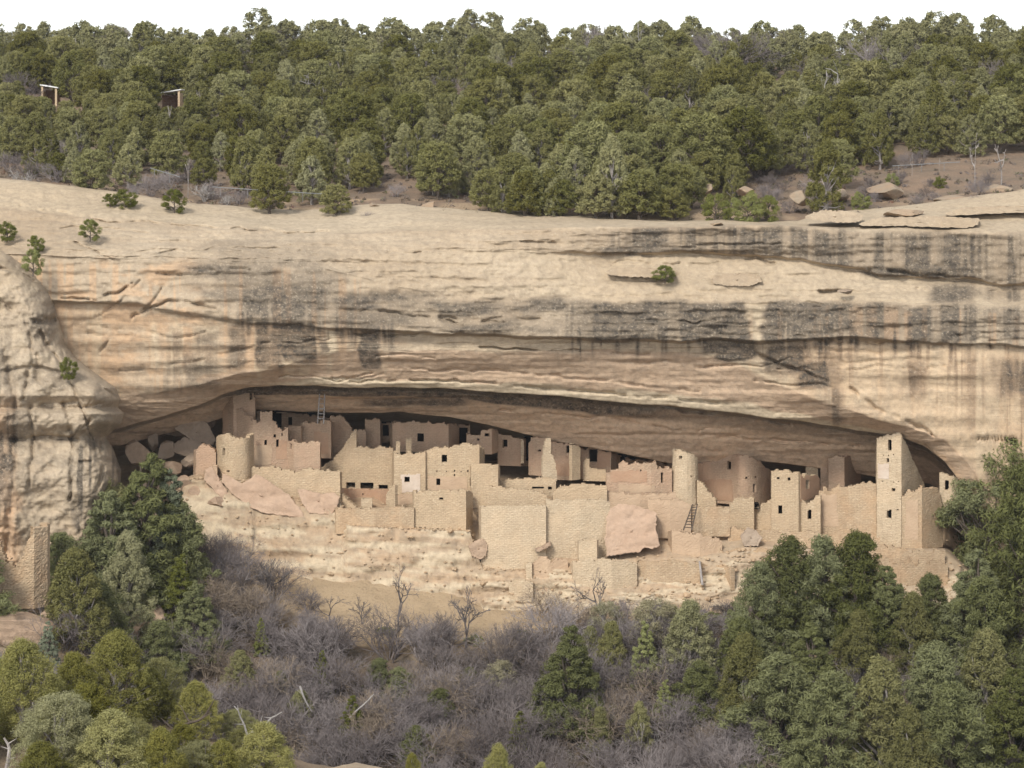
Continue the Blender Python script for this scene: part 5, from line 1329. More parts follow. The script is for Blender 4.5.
rr = np.random.default_rng(99)
far = []
nm_ = {'pinyon': 0, 'juniper': 0}
Yv = 262.0
while Yv < 436:
    f = (Yv - 264) / 151
    half = 0.252 * Yv
    x = -half + rr.uniform(0, 3)
    step = 3.15 + 1.35 * max(0, min(1, f))
    while x < half:
        X = x + rr.normal(0, 0.9); Y = Yv + rr.normal(0, 2.2)
        px = 512 + F * X / Y
        start = float(I(px, [(-200, 278), (0, 280), (60, 276), (150, 282), (235, 280), (250, 272), (345, 272), (360, 276), (440, 274), (470, 266), (560, 264.5), (690, 264.5), (712, 272), (740, 284), (800, 288), (880, 300), (1024, 302), (1250, 302)]))
        ok = Y > start
        hcap = 99
        for (sx_, hw, sY, vis) in ((171, 22, SHY[0], 0.7), (51, 17, SHY[1], 1.3)):
            if abs(px - sx_) < hw and sY - 46 < Y < sY + 5:
                hcap = vis + 0.115 * (sY - Y)
                if hcap < 2.0: ok = False
        if ok and rr.random() < 0.93:
            key = 'pinyon' if rr.random() < 0.52 else 'juniper'
            h = (rr.uniform(3.4, 6.4) if f < 0.8 else rr.uniform(4.4, 5.8)) * (1.1 if key == 'pinyon' else 1.0) * (1 + 0.22 * max(0, min(1, f)))
            if 150 < px < 240 and Y < 325: h *= 0.72
            if px < 70 and Y < 346: h *= 0.8
            if rr.random() < 0.08: h *= 1.25
            h = min(h, hcap)
            z = float(mesaZ(X, Y))
            row, ct = mesa_zone(px, Y)
            lab = ('rounded olive pinyon ' if key == 'pinyon' else 'shaggy greyish juniper ') + row + ' ' + ct
            inview = -25 < px < 1050
            if nm_[key] < 262 and Y < 395:
                nm_[key] += inview
                plant(key, key + '_tree', X, Y, z - 0.1, h, rr.uniform(0.9, 1.15), lab, 'tree', ('pinyons ' if key == 'pinyon' else 'junipers ') + row + ' ' + ct)
            else:
                far.append((key, X, Y, z - 0.1, h))
        x += step * rr.uniform(0.8, 1.25)
    Yv += 6.4 + 2.6 * max(0, min(1, f))


# the farthest crowns, past counting: one mass of foliage
FV, FO = [], []
fp = {k: [tree_proto(k, 900 + i, n=95, nl=44, size=0.165, R=2.15, bare=0.0)[0] for i in range(4)] for k in ('pinyon', 'juniper')}
for i, (key, X, Y, z, h) in enumerate(far):
    v = fp[key][i % 4][0]
    a = rr.uniform(0, 6.28); s_ = h / 5.0
    c, sn = math.cos(a) * s_, math.sin(a) * s_
    FV.append(np.stack([v[:, 0] * c - v[:, 1] * sn + X, v[:, 0] * sn + v[:, 1] * c + Y, v[:, 2] * s_ + z], 1))
FV = np.concatenate(FV)
o = mesh_obj('distant_woodland', FV, np.arange(len(FV)).reshape(-1, 4), M['far_foliage'])
tag(o, 'far olive treetops merging along the skyline of the mesa', 'woodland', kind='stuff')


def on_mesa(key, name, px, py_base, h_px, label, wide=1.0, cat='tree', variant=None, group=None, rot=None, tilt=0.0, Y=None):
    """stand a plant on the mesa where the picture shows its foot"""
    if Y is None:
        best = (1e9, 270)
        for y in np.arange(262.5, 420, 1.0):
            zz = float(mesaZ((px - 512) / F * y, y)); e = abs(HY - F * zz / y - py_base)
            if e < best[0] - 0.2: best = (e, y)
        Y = float(best[1])
    X = (px - 512) / F * Y
    Z = float(mesaZ(X, Y)) if Y > 262 else PZ(py_base, Y)
    return plant(key, name, X, Y, Z - 0.1, h_px / F * Y, wide, label, cat, group, variant, rot, tilt)


for a in [
    ('bush', 'shrub', 90, 240, 20, 'single round green shrub growing on the pale rim slope above the orange cracks', 1.0, 252.5), ('bush', 'shrub', 36, 252, 16, 'upper of two green shrubs at the top of the cliff buttress', 1.0, 251), ('bush', 'shrub', 33, 274, 24, 'lower of two green shrubs in the cleft above the buttress', 0.8, 247.5),
    ('bush', 'shrub', 7, 240, 18, 'green shrub at the picture edge on the sloping rim', 1.0, 253), ('bush', 'shrub', 68, 378, 20, 'round green shrub rooted in the crack of the buttress', 0.9, 242.3), ('bush', 'shrub', 665, 282, 16, 'flat green shrub growing alone on the cliff face ledge', 1.3, 249.6),
    ('bush', 'shrub', 174, 212, 22, 'round green shrub at the rim below the leaning snag', 1.0, 262.5), ('bush', 'shrub', 125, 208, 18, 'low dark green shrub at the rim among grey brush', 1.3, 262.5), ('bush', 'shrub', 110, 206, 12, 'tiny green shrub on the rim slope', 1.2, 262.5)]:
    key, name, px, py, h, lab, w, Y = a
    plant(key, name, (px - 512) / F * Y, Y, PZ(py, Y), h / F * Y, w, lab, 'shrub')
for a in [
    ('pinyon', 'pinyon_tree', 270, 216, 52, 'lone olive pinyon at the very rim in front of the pipe rail', 1.0), ('pinyon', 'pinyon_tree', 336, 219, 34, 'low dark pinyon on the bare rim beside a bluish shrub', 1.2), ('juniper', 'juniper_tree', 612, 218, 82, 'tall pointed pale juniper at the cliff edge above the broken fin', 0.75),
    ('pinyon', 'pinyon_tree', 640, 221, 50, 'broad olive pinyon overhanging the cliff edge beside the pointed juniper', 1.3), ('pinyon', 'pinyon_tree', 596, 220, 46, 'low pinyon at the cliff edge just before the pointed juniper', 1.2), ('pinyon', 'pinyon_tree', 562, 217, 38, 'dense low pinyon sitting on the cliff edge above the pillar', 1.2),
    ('pinyon', 'pinyon_tree', 528, 216, 50, 'dark pinyon by the cliff edge above the pale door pillar', 1.15), ('pinyon', 'pinyon_tree', 488, 213, 44, 'small pinyon where the rim ground meets dense woodland', 1.1), ('pinyon', 'pinyon_tree', 672, 222, 34, 'low shrubby pinyon closest to the orange rocks', 1.2),
    ('bush', 'shrub', 716, 224, 30, 'green shrub on the cliff edge above the round tower', 1.0), ('bush', 'shrub', 748, 225, 32, 'green shrub on the cliff edge, beside the large flat rim slab', 1.0), ('bush', 'shrub', 768, 222, 26, 'smaller shrub touching the large flat rim slab', 0.9),
    ('juniper', 'juniper_tree', 733, 205, 40, 'open pale juniper behind the two cliff-edge shrubs', 0.9), ('juniper', 'juniper_tree', 826, 215, 75, 'thin open juniper on the orange bank with a visible grey trunk', 0.85), ('bush', 'shrub', 860, 212, 20, 'dark green shrub at the end of the large flat rim slab', 1.0),
    ('pinyon', 'pinyon_tree', 840, 190, 50, 'dark pinyon beside the thin open juniper', 0.9), ('bush', 'shrub', 892, 186, 14, 'low green shrub on the orange bank', 1.0), ('bush', 'shrub', 940, 188, 12, 'tiny green shrub by the tall dead trunk', 1.0),
    ('pinyon', 'pinyon_tree', 745, 182, 74, 'large dark pinyon at the woodland edge above the orange rocks', 1.1), ('pinyon', 'pinyon_tree', 700, 190, 76, 'large rounded pinyon at the woodland edge by the cliff shrubs', 1.1), ('pinyon', 'pinyon_tree', 865, 128, 66, 'big dark-crowned pinyon high above the corner house', 1.2),
    ('juniper', 'juniper_tree', 880, 170, 60, 'pale yellow juniper between grey brush and the leaning dead trunks', 0.9), ('pinyon', 'pinyon_tree', 92, 196, 46, 'dark pinyon at the rim above the buttress, in front of the red soil', 1.2), ('juniper', 'juniper_tree', 128, 188, 44, 'juniper just below the larger shelter at the rim', 1.1)]:
    key, name, px, py, h, lab, w = a
    on_mesa(key, name, px, py, h, lab, w, 'shrub' if name == 'shrub' else 'tree')
SN = [('snag', 'dead_tree', 188, 198, 42, 'pale leaning dead trunk at the rim, nearest the round shrub', 0.4, 0), ('deadbrush', 'dead_branches', 205, 202, 26, 'tangle of silver dead branches next to the leaning dead trunk', 1.3, 0), ('deadbrush', 'dead_branches', 226, 206, 18, 'low silver dead branches close to the pipe rail', 1.5, 1),
      ('deadbrush', 'dead_branches', 22, 186, 26, 'grey dead branches at the picture edge above the rim', 1.4, 2), ('whitesnag', 'dead_tree', 314, 108, 34, 'white dead tree with spreading twigs, high in the woodland', 1.1, 1), ('snag', 'dead_tree', 76, 80, 34, 'thin white dead stem beyond the smaller shelter', 0.5, 2),
      ('whitesnag', 'dead_tree', 812, 118, 44, 'silver bare crown standing above the woodland near the dark pinyon', 1.0, 2), ('deadbrush', 'dead_branches', 838, 152, 30, 'white spiky dead crown near the open juniper', 1.0, 0), ('snag', 'dead_tree', 975, 188, 58, 'tallest dead trunk standing on the open rim ground', 0.3, 3),
      ('snag', 'dead_tree', 1001, 186, 52, 'forked dead tree beside the tallest dead trunk', 0.7, 4), ('snag', 'dead_tree', 912, 176, 26, 'short leaning dead trunk by the grey rail', 0.25, 1), ('snag', 'dead_tree', 939, 172, 24, 'second leaning dead trunk close to the grey rail', 0.25, 5),
      ('whitesnag', 'dead_tree', 632, 76, 40, 'bare grey tree poking out near the skyline', 0.7, 3), ('snag', 'dead_tree', 168, 150, 34, 'bleached stem between the trees below the larger shelter', 0.5, 1), ('whitesnag', 'dead_tree', 40, 84, 30, 'whitish dead crown just above the smaller shelter', 0.9, 0)]
for key, name, px, py, h, lab, w, v in SN:
    on_mesa(key, name, px, py, h * (1.6 if py < 160 else 1.15), lab, w * 0.85, 'dead tree' if name == 'dead_tree' else 'dead branches', v)
BR = [(150, 196, 30), (168, 190, 26), (212, 200, 26), (238, 204, 22), (30, 178, 26), (8, 172, 28), (55, 182, 26), (135, 200, 20), (366, 224, 16), (780, 175, 24), (800, 172, 26), (755, 178, 22), (822, 208, 22), (805, 205, 20), (790, 214, 18), (866, 208, 16), (905, 168, 22), (920, 165, 22), (900, 184, 18), (770, 200, 20), (188, 180, 26), (60, 160, 28), (340, 190, 20), (395, 196, 18),
      (110, 60, 34), (720, 80, 44), (740, 78, 40), (700, 70, 36), (960, 120, 36), (240, 70, 30), (470, 60, 34), (660, 120, 34), (560, 90, 34), (330, 96, 30), (400, 76, 34), (440, 110, 32), (520, 100, 36), (600, 66, 34), (780, 66, 36), (880, 80, 40), (940, 76, 34), (1000, 100, 36), (820, 100, 36), (280, 56, 34), (20, 110, 34), (640, 146, 28), (300, 140, 28)] + [(float(760 + (k * 53) % 260), float(184 + (k * 29) % 22), float(12 + (k * 7) % 9)) for k in range(22)]
for k, (px, py, h) in enumerate(BR):
    if py < 150: h *= 1.45
    lab, grp = ('grey leafless brush on the bare mesa rim ground', 'leafless brush along the rim') if py > 150 else ('purple-grey leafless crown among the evergreen mesa woodland', 'leafless crowns in the mesa woodland')
    on_mesa('brush', 'bare_shrub', px, py, h, lab, 1.15, 'shrub', None, grp)


# shelters with white-edged roofs
def mbox(name, x0, x1, y0, y1, z0, z1, mat, parent, slope=0.0):
    V, Fq = box_mesh(x0, x1, y0, y1, z0, z1)
    V[:, 2] += V[:, 0] * slope
    return mesh_obj(name, V, Fq, M[mat], parent)


def shelter(px, py_roof, Y, w, label, mirror=1, drop=2.3):
    X = (px - 512) / F * Y; z = PZ(py_roof, Y)
    e = empty('shelter', (X, Y, z - drop), label, 'shelter')
    W = w / F * Y / 2
    t = drop
    r = mbox('roof', -W * 1.18, W * 1.18, -1.7, 2.2, t, t + 0.14, 'white_paint', e, 0.16 * mirror)
    mbox('back_wall', -W, W, 1.2, 1.4, 0, t - 0.45, 'brown_board', e)
    mbox('side_wall', W * mirror - 0.1, W * mirror + 0.1, -1.0, 1.18, 0, t - 0.15, 'buff_post', e)
    for sx in (-1, 1):
        mbox('post', sx * W * 0.92 - 0.14, sx * W * 0.92 + 0.14, -1.5, -1.2, 0, t - 0.02 + 0.16 * mirror * sx * W * 0.92, 'buff_post', e)
    return e


shelter(171, 92, SHY[0], 20, 'larger open shelter with a sloping white-edged roof and brown walls', 1, PZ(92, SHY[0]) - float(mesaZ((171 - 512) / F * SHY[0], SHY[0])) + 0.2)
shelter(51, 87, SHY[1], 15, 'smaller shelter with a white-edged roof, mostly hidden by trees', -1, PZ(87, SHY[1]) - float(mesaZ((51 - 512) / F * SHY[1], SHY[1])) + 0.2)


def rail(px0, px1, py0, py1, Y, label, n):
    a = np.array(P(px0, py0, Y)); b = np.array(P(px1, py1, Y))
    e = empty('pipe_rail', tuple(a), label, 'railing')
    V, Fq = merge([tube(np.zeros(3), b - a, 0.045)]); mesh_obj('rail', V, Fq, M['steel'], e)
    for k in range(n):
        p = (b - a) * (k + 0.3) / n
        V, Fq = merge([tube(p, p + np.array([0, 0, -1.0]), 0.025)]); mesh_obj('post', V, Fq, M['steel'], e)


rail(212, 322, 187, 194, 271.5, 'grey pipe rail along the rim near the lone olive pinyon', 4)
rail(150, 180, 168, 177, 276, 'short sloping grey rail above the leaning dead trunk', 2)
rail(892, 960, 166, 162, 291, 'pale grey rail behind the leaning dead trunks', 3)


# ------------------------------------------------------------------ the canyon below
def canyon(key, name, px, py_base, h_px, label, wide=1.0, cat='tree', variant=None, group=None, rows=CR, rot=None, Y=None):
    if Y is None:
        Y = solveY(px, py_base, rows)
    X = (px - 512) / F * Y
    Z = float(slopeZ(X, Y, rows))
    return plant(key, name, X, Y, Z - 0.15, h_px / F * Y, wide, label, cat, group, variant, rot)


CT = [
    # the conifer group beside the boulder pile
    ('cone', 150, 606, 152, 'largest dark conifer, its tip in front of the boulder pile', 1.15, 0), ('bluefir', 170, 600, 130, 'slender blue-green conifer pressed behind the largest conifer', 1.0, 0), ('bigpine', 180, 602, 96, 'dark bushy pine on the open side of the largest conifer', 1.05, 0),
    ('cone', 108, 616, 128, 'dark conifer between the buttress and largest conifer', 1.15, 1), ('open', 42, 560, 104, 'open pale-trunked juniper spreading above the detached wall', 1.0, 0), ('open', 92, 572, 92, 'second open juniper with twisting grey limbs before the buttress', 0.9, 1),
    ('bigjuniper', 75, 648, 100, 'grey-green juniper just beyond the end of the detached wall', 1.15, 0), ('bigjuniper', 128, 640, 108, 'light green pointed juniper at the middle of the conifer group', 0.9, 1), ('bigpine', 100, 660, 78, 'dark low pine under the pointed juniper', 1.2, 1), ('greenjuniper', 180, 640, 86, 'bright yellow-green juniper at the foot of the conifer group', 1.15, 0),
    ('cone', 196, 664, 82, 'dark green pyramid-shaped conifer standing against the purple brush', 1.2, 2), ('greenjuniper', 100, 672, 64, 'upright vivid green juniper behind the foreground trees', 1.1, 1), ('bluefir', 48, 680, 62, 'small blue-green conifer on the ledge below the detached wall', 1.0, 1), ('bigpine', 160, 690, 70, 'bushy pine low in the conifer group', 1.2, 2),
    ('bigpine', 60, 600, 70, 'dark pine in shade behind the detached wall', 1.2, 3), ('bigpine', 14, 560, 60, 'dark shrubby pine filling the notch of the detached wall', 1.1, 0),
    # single evergreens in the purple brush
    ('greenjuniper', 261, 656, 38, 'small pointed green juniper alone in the purple brush', 0.9, 0), ('greenjuniper', 322, 694, 44, 'small green juniper below the sandy slope in purple brush', 1.0, 1), ('bigpine', 400, 712, 46, 'sparse green bush near the pale fallen stick', 1.3, 2), ('greenjuniper', 205, 612, 44, 'yellowish juniper top at the border of brush and conifers', 1.0, 1),
    ('cone', 571, 736, 110, 'broad olive-brown conifer standing alone below the brown bush', 1.1, 3), ('greenjuniper', 645, 696, 72, 'narrow fresh-green conifer below the lowest pale wall', 1.05, 0), ('bigjuniper', 690, 690, 88, 'grey-green juniper with bleached lower limbs near the pines', 1.1, 2), ('bigjuniper', 612, 690, 66, 'pale green juniper between the olive conifer and fresh-green conifer', 1.0, 3),
    ('bigpine', 700, 730, 66, 'dark pine beneath the juniper with bleached limbs', 1.3, 0), ('bigjuniper', 640, 760, 60, 'thin green juniper with dead pale branches in the lowest brush', 0.9, 1), ('sage', 655, 662, 62, 'wide grey-green bush under the lowest reddish wall', 1.3, 0), ('sage', 606, 640, 40, 'dusty grey-green bush beside the bare sapling', 1.2, 1), ('sage', 500, 700, 40, 'faint grey-green bush in the brush near the dead stump', 1.2, 2),
    # the pines below the square tower
    ('bigpine', 792, 648, 108, 'dark pine in front of the square corner house', 1.0, 1), ('openpine', 775, 620, 70, 'thin open tree with a tuft top against the front walls', 0.6, 0), ('bigpine', 822, 652, 112, 'dark pine with a rounded top, first below the long ruined wall', 0.95, 2), ('bigpine', 858, 656, 122, 'tallest dark pine below the long ruined wall', 1.0, 3),
    ('bigpine', 760, 664, 100, 'dark pine overlapping the low walls at the end of the pine row', 0.9, 0), ('cone', 886, 664, 96, 'blue-green rounded pine between the dark pine and the tree-filled corner', 1.1, 1), ('bigjuniper', 912, 690, 96, 'pale juniper with bleached stems among the pines', 0.95, 0),
    ('openpine', 984, 600, 124, 'overhanging pine whose bent open boughs cross the end house', 1.0, 0), ('bigpine', 1006, 606, 185, 'very tall pine at the picture edge reaching up the cliff face', 0.95, 1), ('cone', 976, 664, 118, 'dense conifer under the overhanging pine', 1.1, 2), ('bigpine', 1026, 660, 200, 'dark tall pine overlapping the very tall one at the edge', 0.8, 2),
    ('bigpine', 930, 652, 78, 'bushy pine on the rubble bank below the tallest tower', 1.0, 3), ('bigjuniper', 860, 708, 96, 'grey-green juniper in the middle of the slope pines', 1.1, 1), ('cone', 810, 712, 92, 'dark cone-shaped pine over the hidden brown rock', 1.2, 0),
    ('bigjuniper', 745, 742, 104, 'yellowish juniper with arching bleached limbs on the slope', 1.0, 2), ('bigpine', 780, 770, 118, 'wide dark pine at the bottom of the slope beside bare earth', 1.15, 0), ('bigpine', 830, 800, 130, 'bright-tipped wide pine filling the bottom of the slope', 1.0, 1),
    ('bigjuniper', 880, 800, 140, 'tall grey-green juniper at the bottom below the slope pines', 1.0, 3), ('bigpine', 935, 760, 116, 'rounded pine in the lower corner group', 1.1, 3), ('bigjuniper', 985, 740, 112, 'pale green juniper in the lower corner group', 1.1, 0), ('cone', 1015, 790, 122, 'green conifer at the lower corner of the picture', 1.1, 1),
    ('bigpine', 950, 820, 136, 'lowest wide pine cut by the bottom edge', 1.1, 2), ('bigjuniper', 910, 830, 120, 'yellow-tipped juniper cut by the bottom edge', 1.0, 1), ('bigpine', 740, 690, 70, 'dark pine behind the arching bleached limbs', 1.0, 3), ('bigpine', 985, 690, 110, 'dark pine wedged between the corner juniper and dense conifer', 1.0, 0),
    ('cone', 1060, 740, 180, 'conifer just past the picture edge', 0.9, 0), ('bigpine', 1090, 700, 170, 'pine well past the picture edge', 0.9, 1), ('bigpine', 1060, 650, 190, 'tall pine past the edge by the cliff', 0.7, 2), ('bigpine', -30, 640, 110, 'pine past the near picture edge', 1.1, 2), ('cone', -70, 660, 130, 'conifer past the near picture edge', 1.1, 1)]
for key, px, py, h, lab, w, v in CT:
    nm = {'cone': 'conifer_tree', 'bigpine': 'pine_tree', 'bluefir': 'conifer_tree', 'open': 'juniper_tree', 'openpine': 'pine_tree', 'bigjuniper': 'juniper_tree', 'greenjuniper': 'juniper_tree', 'sage': 'shrub'}[key]
    canyon(key, nm, px, py, h, lab, w, 'shrub' if key == 'sage' else 'tree', v)

for k, (px, py, h) in enumerate([(300, 736, 50), (352, 752, 56), (440, 730, 40), (240, 700, 46), (520, 760, 52), (470, 700, 34), (600, 756, 50), (665, 730, 52), (380, 690, 34), (280, 706, 36), (545, 700, 40), (415, 768, 44), (590, 668, 44), (674, 652, 48)]):
    canyon(['bigjuniper', 'greenjuniper', 'bigpine'][k % 3], 'juniper_tree', px, py, h, 'small green juniper half buried in the leafless brush of the canyon floor', 1.25, 'tree', None, 'small junipers in the canyon brush')

BT = [('baretree', 398, 634, 78, 'slender leafless sapling centred on the sandy slope', 0.8, 0), ('baretree', 465, 652, 80, 'darker leafless sapling below the broad front walls', 0.8, 1), ('baretree', 272, 606, 68, 'leafless multi-stemmed tree standing before the pale ledges', 1.2, 2), ('baretree', 604, 640, 84, 'forked leafless tree in front of the lowest pale wall', 0.8, 3),
      ('baretree', 330, 624, 40, 'small leafless tree leaning on the sandy slope', 1.3, 4), ('baretree', 362, 622, 36, 'small leafless tree beside the slender sapling', 1.2, 1), ('baretree', 700, 640, 50, 'grey leafless crown in the brush by the pines', 1.0, 0), ('baretree', 240, 600, 52, 'leafless tree rising from purple brush near the dark conifer', 1.2, 3)]
for key, px, py, h, lab, w, v in BT:
    canyon(key, 'bare_tree', px, py, h, lab, w, 'tree', v)
canyon('brownbrush', 'bare_shrub', 550, 622, 48, 'large brown twiggy bush at the foot of the niche wall', 1.5, 'shrub', 0)
canyon('brownbrush', 'bare_shrub', 585, 626, 34, 'smaller brown twiggy bush adjoining the large one', 1.4, 'shrub', 1)
canyon('brush', 'bare_shrub', 728, 618, 26, 'dome of grey brush above the curved green patch near the pines', 1.9, 'shrub', 1)
for k, (px, py, h, w, lab) in enumerate([(662, 612, 10, 2.2, 'low green shrub beside the grey brush dome'), (618, 640, 12, 2.0, 'low dark green shrub at the foot of the forked sapling'), (712, 620, 9, 2.6, 'strip of green shrub under the grey brush dome'), (475, 645, 9, 2.2, 'small green shrub at the base of the darker sapling'), (385, 634, 8, 2.4, 'small green shrub at the base of the slender sapling'), (520, 640, 10, 2.2, 'low green shrub on the sandy slope below the brown bush')]):
    canyon('bush', 'shrub', px, py, h, lab, w, 'shrub')

# leafless oak brush in thickets
rb = np.random.default_rng(31)
pts = []
tries = 0
while len(pts) < 280 and tries < 9000:
    tries += 1
    px = rb.uniform(-60, 1100); py = rb.uniform(556, 800)
    lo = I(px, [(-100, 640), (150, 625), (185, 560), (240, 562), (300, 604), (330, 632), (400, 650), (520, 652), (560, 632), (640, 612), (740, 622), (800, 640), (1100, 640)])
    if py < lo: continue
    p_keep = 1.0 if 190 < px < 720 else 0.35
    if 740 < py and 690 < px < 780: p_keep = 0.9
    if px < 180: p_keep = 0.5 if py > 640 else 0.0
    if rb.random() > p_keep: continue
    if any(abs(px - a) < 11 and abs(py - b) < 5 for a, b in pts): continue
    pts.append((px, py))
for px, py in sorted(pts, key=lambda p: p[1]):
    h = rb.uniform(40, 66)
    if py < 650 and px > 300: h = rb.uniform(26, 42)
    if px < 330 and py < 620: h = rb.uniform(34, 50)
    brown = rb.random() < 0.22
    zone = ('below the pale ledges' if px < 330 else 'below the sandy slope' if px < 530 else 'between the lone conifers' if px < 700 else 'among the slope pines') if px > 200 else 'around the dark conifer group'
    hgt = 'upper' if py < 680 else 'lower'
    lab = ('brownish' if brown else 'purple-grey') + ' leafless brush in the ' + hgt + ' thicket ' + zone
    canyon('brownbrush' if brown else 'brush', 'bare_shrub', px, py, h, lab, rb.uniform(1.0, 1.4), 'shrub', None, ('brown' if brown else 'grey') + ' brush in the ' + hgt + ' thicket ' + zone)

# dead wood in the thickets
for key, px, py, h, lab, w, v in [('whitesnag', 486, 652, 30, 'pale looped dead stump at the edge of the thicket', 1.2, 0), ('deadbrush', 650, 752, 46, 'bleached dead branches arching out of the lowest brush', 1.3, 1), ('deadbrush', 745, 700, 40, 'bleached drooping boughs inside the slope pines', 1.3, 2), ('whitesnag', 800, 640, 44, 'grey dead stems inside the dark pines', 1.0, 1),
                                  ('whitesnag', 930, 640, 60, 'white dead stem among the corner pines', 0.5, 2), ('deadbrush', 940, 730, 36, 'bleached limbs low in the corner pines', 1.2, 0), ('snag', 640, 770, 60, 'thin bare stem leaning in the lowest thicket', 0.5, 0), ('whitesnag', 690, 650, 44, 'bleached limbs within the grey-green juniper', 1.2, 3)]:
    canyon(key, 'dead_tree' if 'snag' in key else 'dead_branches', px, py, h, lab, w, 'dead tree' if 'snag' in key else 'dead branches', v)


def log(path, r0, label, mat='greywood', name='dead_log', cat='log', Y=None, seed=0):
    """a fallen or bent limb through these picture points"""
    rg = np.random.default_rng(seed)
    pts_ = [np.array(P(px, py, Y + dy)) for px, py, dy in path]
    q = []
    for a, b in zip(pts_[:-1], pts_[1:]):
        for t in (0, 0.5):
            q.append(a + (b - a) * t + rg.normal(0, 0.03, 3))
    q.append(pts_[-1])
    n = len(q)
    segs = [(q[i] - q[0], q[i + 1] - q[0], r0 * (1 - 0.75 * i / n), r0 * (1 - 0.75 * (i + 1) / n)) for i in range(n - 1)]
    for i in range(1, n - 1):
        if rg.random() < 0.7:
            d = rg.normal(0, 1, 3); d[2] = abs(d[2]); d /= np.linalg.norm(d)
            L = r0 * rg.uniform(3, 7)
            segs.append((q[i] - q[0], q[i] - q[0] + d * L, r0 * 0.35, r0 * 0.1))
    o = mesh_obj(name, *wood_mesh(segs, 6), M[mat]); o.location = q[0]
    tag(o, label, cat, None, 'thing')


log([(134, 724, 0), (139, 742, -0.5), (152, 747, -1), (166, 736, -1), (182, 726, -0.5), (198, 720, 0), (210, 711, 0)], 0.15, 'thick bent dark log with an upturned end in the foreground', 'wood', Y=126, seed=1)
log([(80, 692, 0), (95, 702, 0), (108, 712, -0.5), (114, 724, -0.5), (112, 738, -1)], 0.14, 'slanting brown dead limb between the foreground junipers', 'bark', Y=127, seed=2)
log([(132, 672, 0), (126, 690, 0), (128, 706, 0), (122, 734, 0)], 0.11, 'upright crooked dark limb rising above the foreground junipers', 'bark', Y=129, seed=3)
log([(247, 752, 0), (248, 735, 0), (240, 716, 0), (234, 706, 0)], 0.07, 'pale bare forked stem standing by itself near the bottom', 'palewood', Y=124, seed=4, name='dead_tree', cat='dead tree')
log([(248, 736, 0), (260, 726, 0), (272, 718, 0), (282, 712, 0)], 0.08, 'pale side fork reaching from the bare forked stem', 'palewood', Y=124.1, seed=5, name='dead_branch', cat='branch')
log([(347, 720, 0), (362, 706, 0), (374, 694, 0)], 0.10, 'pale broken fallen stick lying in the thicket', 'palewood', Y=222, seed=6)
log([(300, 686, 0), (306, 702, 0), (312, 712, 0)], 0.11, 'curved pale dead limb beside the fallen stick', 'palewood', Y=224, seed=7)
log([(8, 768, 0), (10, 750, 0), (4, 738, 0)], 0.12, 'stout grey stump at the bottom corner', 'greywood', Y=118, seed=8, name='dead_stump', cat='stump')
log([(46, 742, 0), (54, 726, 0), (60, 708, 0)], 0.10, 'thin brown dead limb in the big corner juniper', 'bark', Y=120, seed=9, name='dead_branch', cat='branch')

# near trees on the facing hillside
NT_ = [('near', 88, 772, 84, 'yellow-green juniper low in the corner before the thin dead limb', 1.3, 2), ('near', 40, 812, 70, 'bright yellow-green tips at the very corner below the stump', 1.4, 1), ('neargreen', 132, 782, 60, 'dull green juniper under the grey stones', 1.3, 0), ('near', 182, 772, 54, 'yellow juniper in front of the upturned log end', 1.2, 2), ('neargreen', 252, 770, 46, 'dull green juniper at the foot of the pale bare stem', 1.3, 1), ('near', 22, 745, 100, 'big yellow-green juniper filling the bottom corner', 1.05, 0), ('neargreen', 60, 790, 96, 'dark-shaded green tree at the bottom corner behind the stump', 1.0, 0), ('near', 116, 728, 92, 'yellow-green juniper above the bent dark log', 1.05, 1), ('near', 74, 735, 78, 'yellow-green juniper between the corner tree and the slanting limb', 1.0, 2), ('neargreen', 160, 724, 66, 'darker green tree behind the bent dark log', 0.9, 1),
       ('near', 112, 806, 92, 'rounded orange-tinged juniper at the bottom under the log', 1.15, 2), ('near', 150, 725, 52, 'small yellow juniper touching the crooked dark limb', 1.1, 0), ('near', 196, 738, 56, 'pale yellow juniper by the small pale rock', 1.1, 1), ('near', 264, 800, 76, 'brightest yellow juniper at the bottom beside the pale bare stem', 1.15, 2), ('near', 222, 806, 66, 'bright yellow juniper low in front of the small pale rock', 1.1, 0),
       ('near', 498, 806, 62, 'small yellow-green treetop at the bottom middle', 0.75, 1), ('near', 541, 810, 58, 'second small yellow treetop at the bottom middle', 0.7, 2), ('near', 412, 800, 42, 'tiny yellow-green tip at the bottom by the pale outcrop', 0.7, 0), ('neargreen', 200, 800, 60, 'green juniper under the bent dark log end', 1.0, 1), ('near', 160, 812, 76, 'yellow juniper below the grey stones', 1.0, 1),
       ('neargreen', 6, 720, 66, 'green juniper at the near picture edge', 1.0, 0), ('near', -50, 760, 100, 'juniper past the near picture edge', 1.0, 1), ('neargreen', 238, 744, 36, 'low green bush behind the pale bare stem', 1.3, 0)]
for key, px, py, h, lab, w, v in NT_:
    Y = solveY(px, py, NR[3:]) if py > crest(np.array(float(px))) else 133.0
    X = (px - 512) / F * Y
    Z = float(slopeZ(X, Y, NR))
    Z = min(Z, PZ(py, Y) + 0.6)
    plant(key, 'juniper_tree', X, Y, Z - 0.1, h / F * Y, w * 1.12, lab, 'tree', None, v)
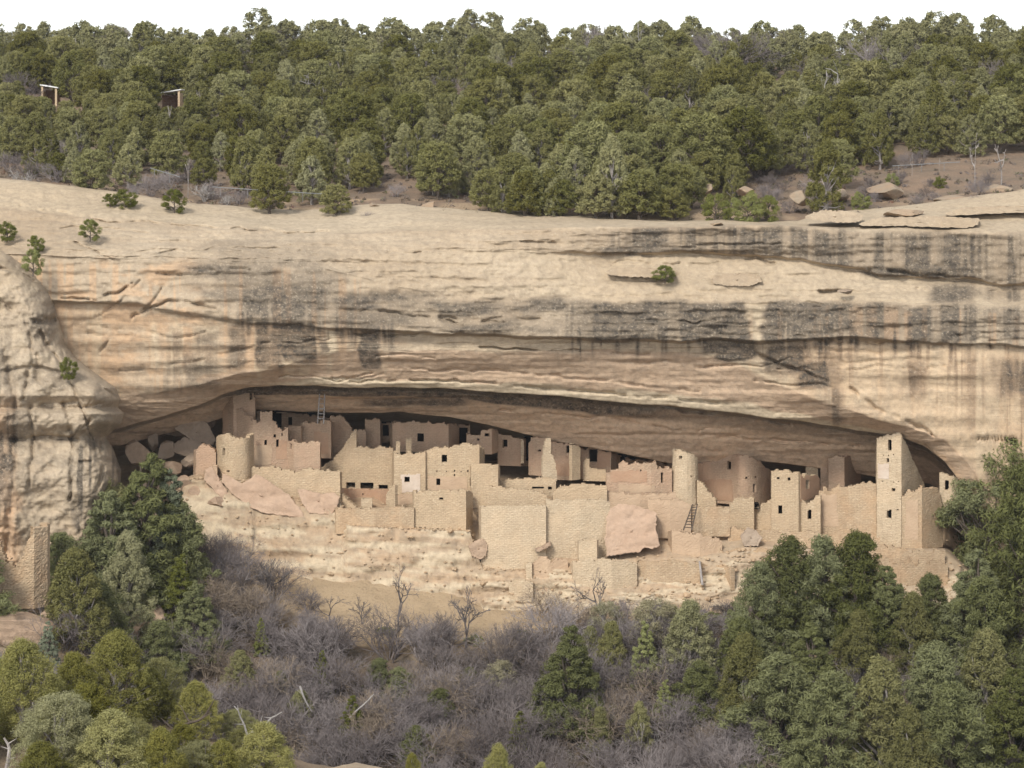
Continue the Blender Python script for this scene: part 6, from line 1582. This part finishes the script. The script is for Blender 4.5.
for px, py, h in [(135, 760, 34), (100, 745, 34), (180, 756, 26), (215, 770, 28), (45, 750, 34), (390, 790, 26), (440, 800, 24)]:
    Y = 128.0; X = (px - 512) / F * Y
    plant('brush', 'bare_shrub', X, Y, min(float(slopeZ(X, Y, NR)), PZ(py, Y)), h / F * Y, 1.2, 'grey leafless twigs between the foreground junipers', 'shrub', 'leafless twigs in the foreground')

# undergrowth nobody could count
ru = np.random.default_rng(55)
N = 5200
ux = ru.uniform(-150, 1180, N); uY = ru.uniform(206, 249, N)
lim = I(ux, [(-170, 250), (180, 246), (260, 242), (330, 236.5), (420, 235), (520, 236), (560, 240), (640, 243), (760, 245), (900, 245), (1210, 250)])
k = uY < lim
ux, uY = ux[k], uY[k]
UX = (ux - 512) / F * uY; UZ = slopeZ(UX, uY)
cen = np.stack([UX, uY, UZ + 0.15], 1)
Vt, Qt = leaves(cen, ru.uniform(0.25, 0.7, len(cen)), 30, 0.12, ru, 0.8, 0.4, 3.4)
o = mesh_obj('undergrowth', Vt, Qt, M['undergrowth'])
tag(o, 'dry brown and grey undergrowth covering the canyon slope', 'undergrowth', kind='stuff')
N = 1500
uX = ru.uniform(-75, 75, N); uY = ru.uniform(266, 300, N)
cen = np.stack([uX, uY, mesaZ(uX, uY) + 0.12], 1)
Vt, Qt = leaves(cen, ru.uniform(0.2, 0.55, N), 22, 0.15, ru, 0.7, 0.4, 2.4)
o = mesh_obj('undergrowth', Vt, Qt, M['undergrowth'])
tag(o, 'sparse dry tufts on the red mesa soil behind the rim', 'undergrowth', kind='stuff')

# ------------------------------------------------------------------ the air between
if HAZE > 0:
    V, Fq = box_mesh(-480, 480, -60, 1550, -75, 45)
    m = bpy.data.materials.new('thin_haze'); m.use_nodes = True
    nt = m.node_tree; nt.nodes.remove(nt.nodes['Principled BSDF'])
    pv = nt.nodes.new('ShaderNodeVolumePrincipled'); pv.inputs['Color'].default_value = (0.93, 0.95, 1.0, 1); pv.inputs['Density'].default_value = HAZE; pv.inputs['Anisotropy'].default_value = 0.2
    nt.links.new(pv.outputs[0], nt.nodes['Material Output'].inputs['Volume'])
    o = mesh_obj('haze', V, Fq, m)
    tag(o, 'thin pale haze in the air over the canyon', 'haze', kind='stuff')
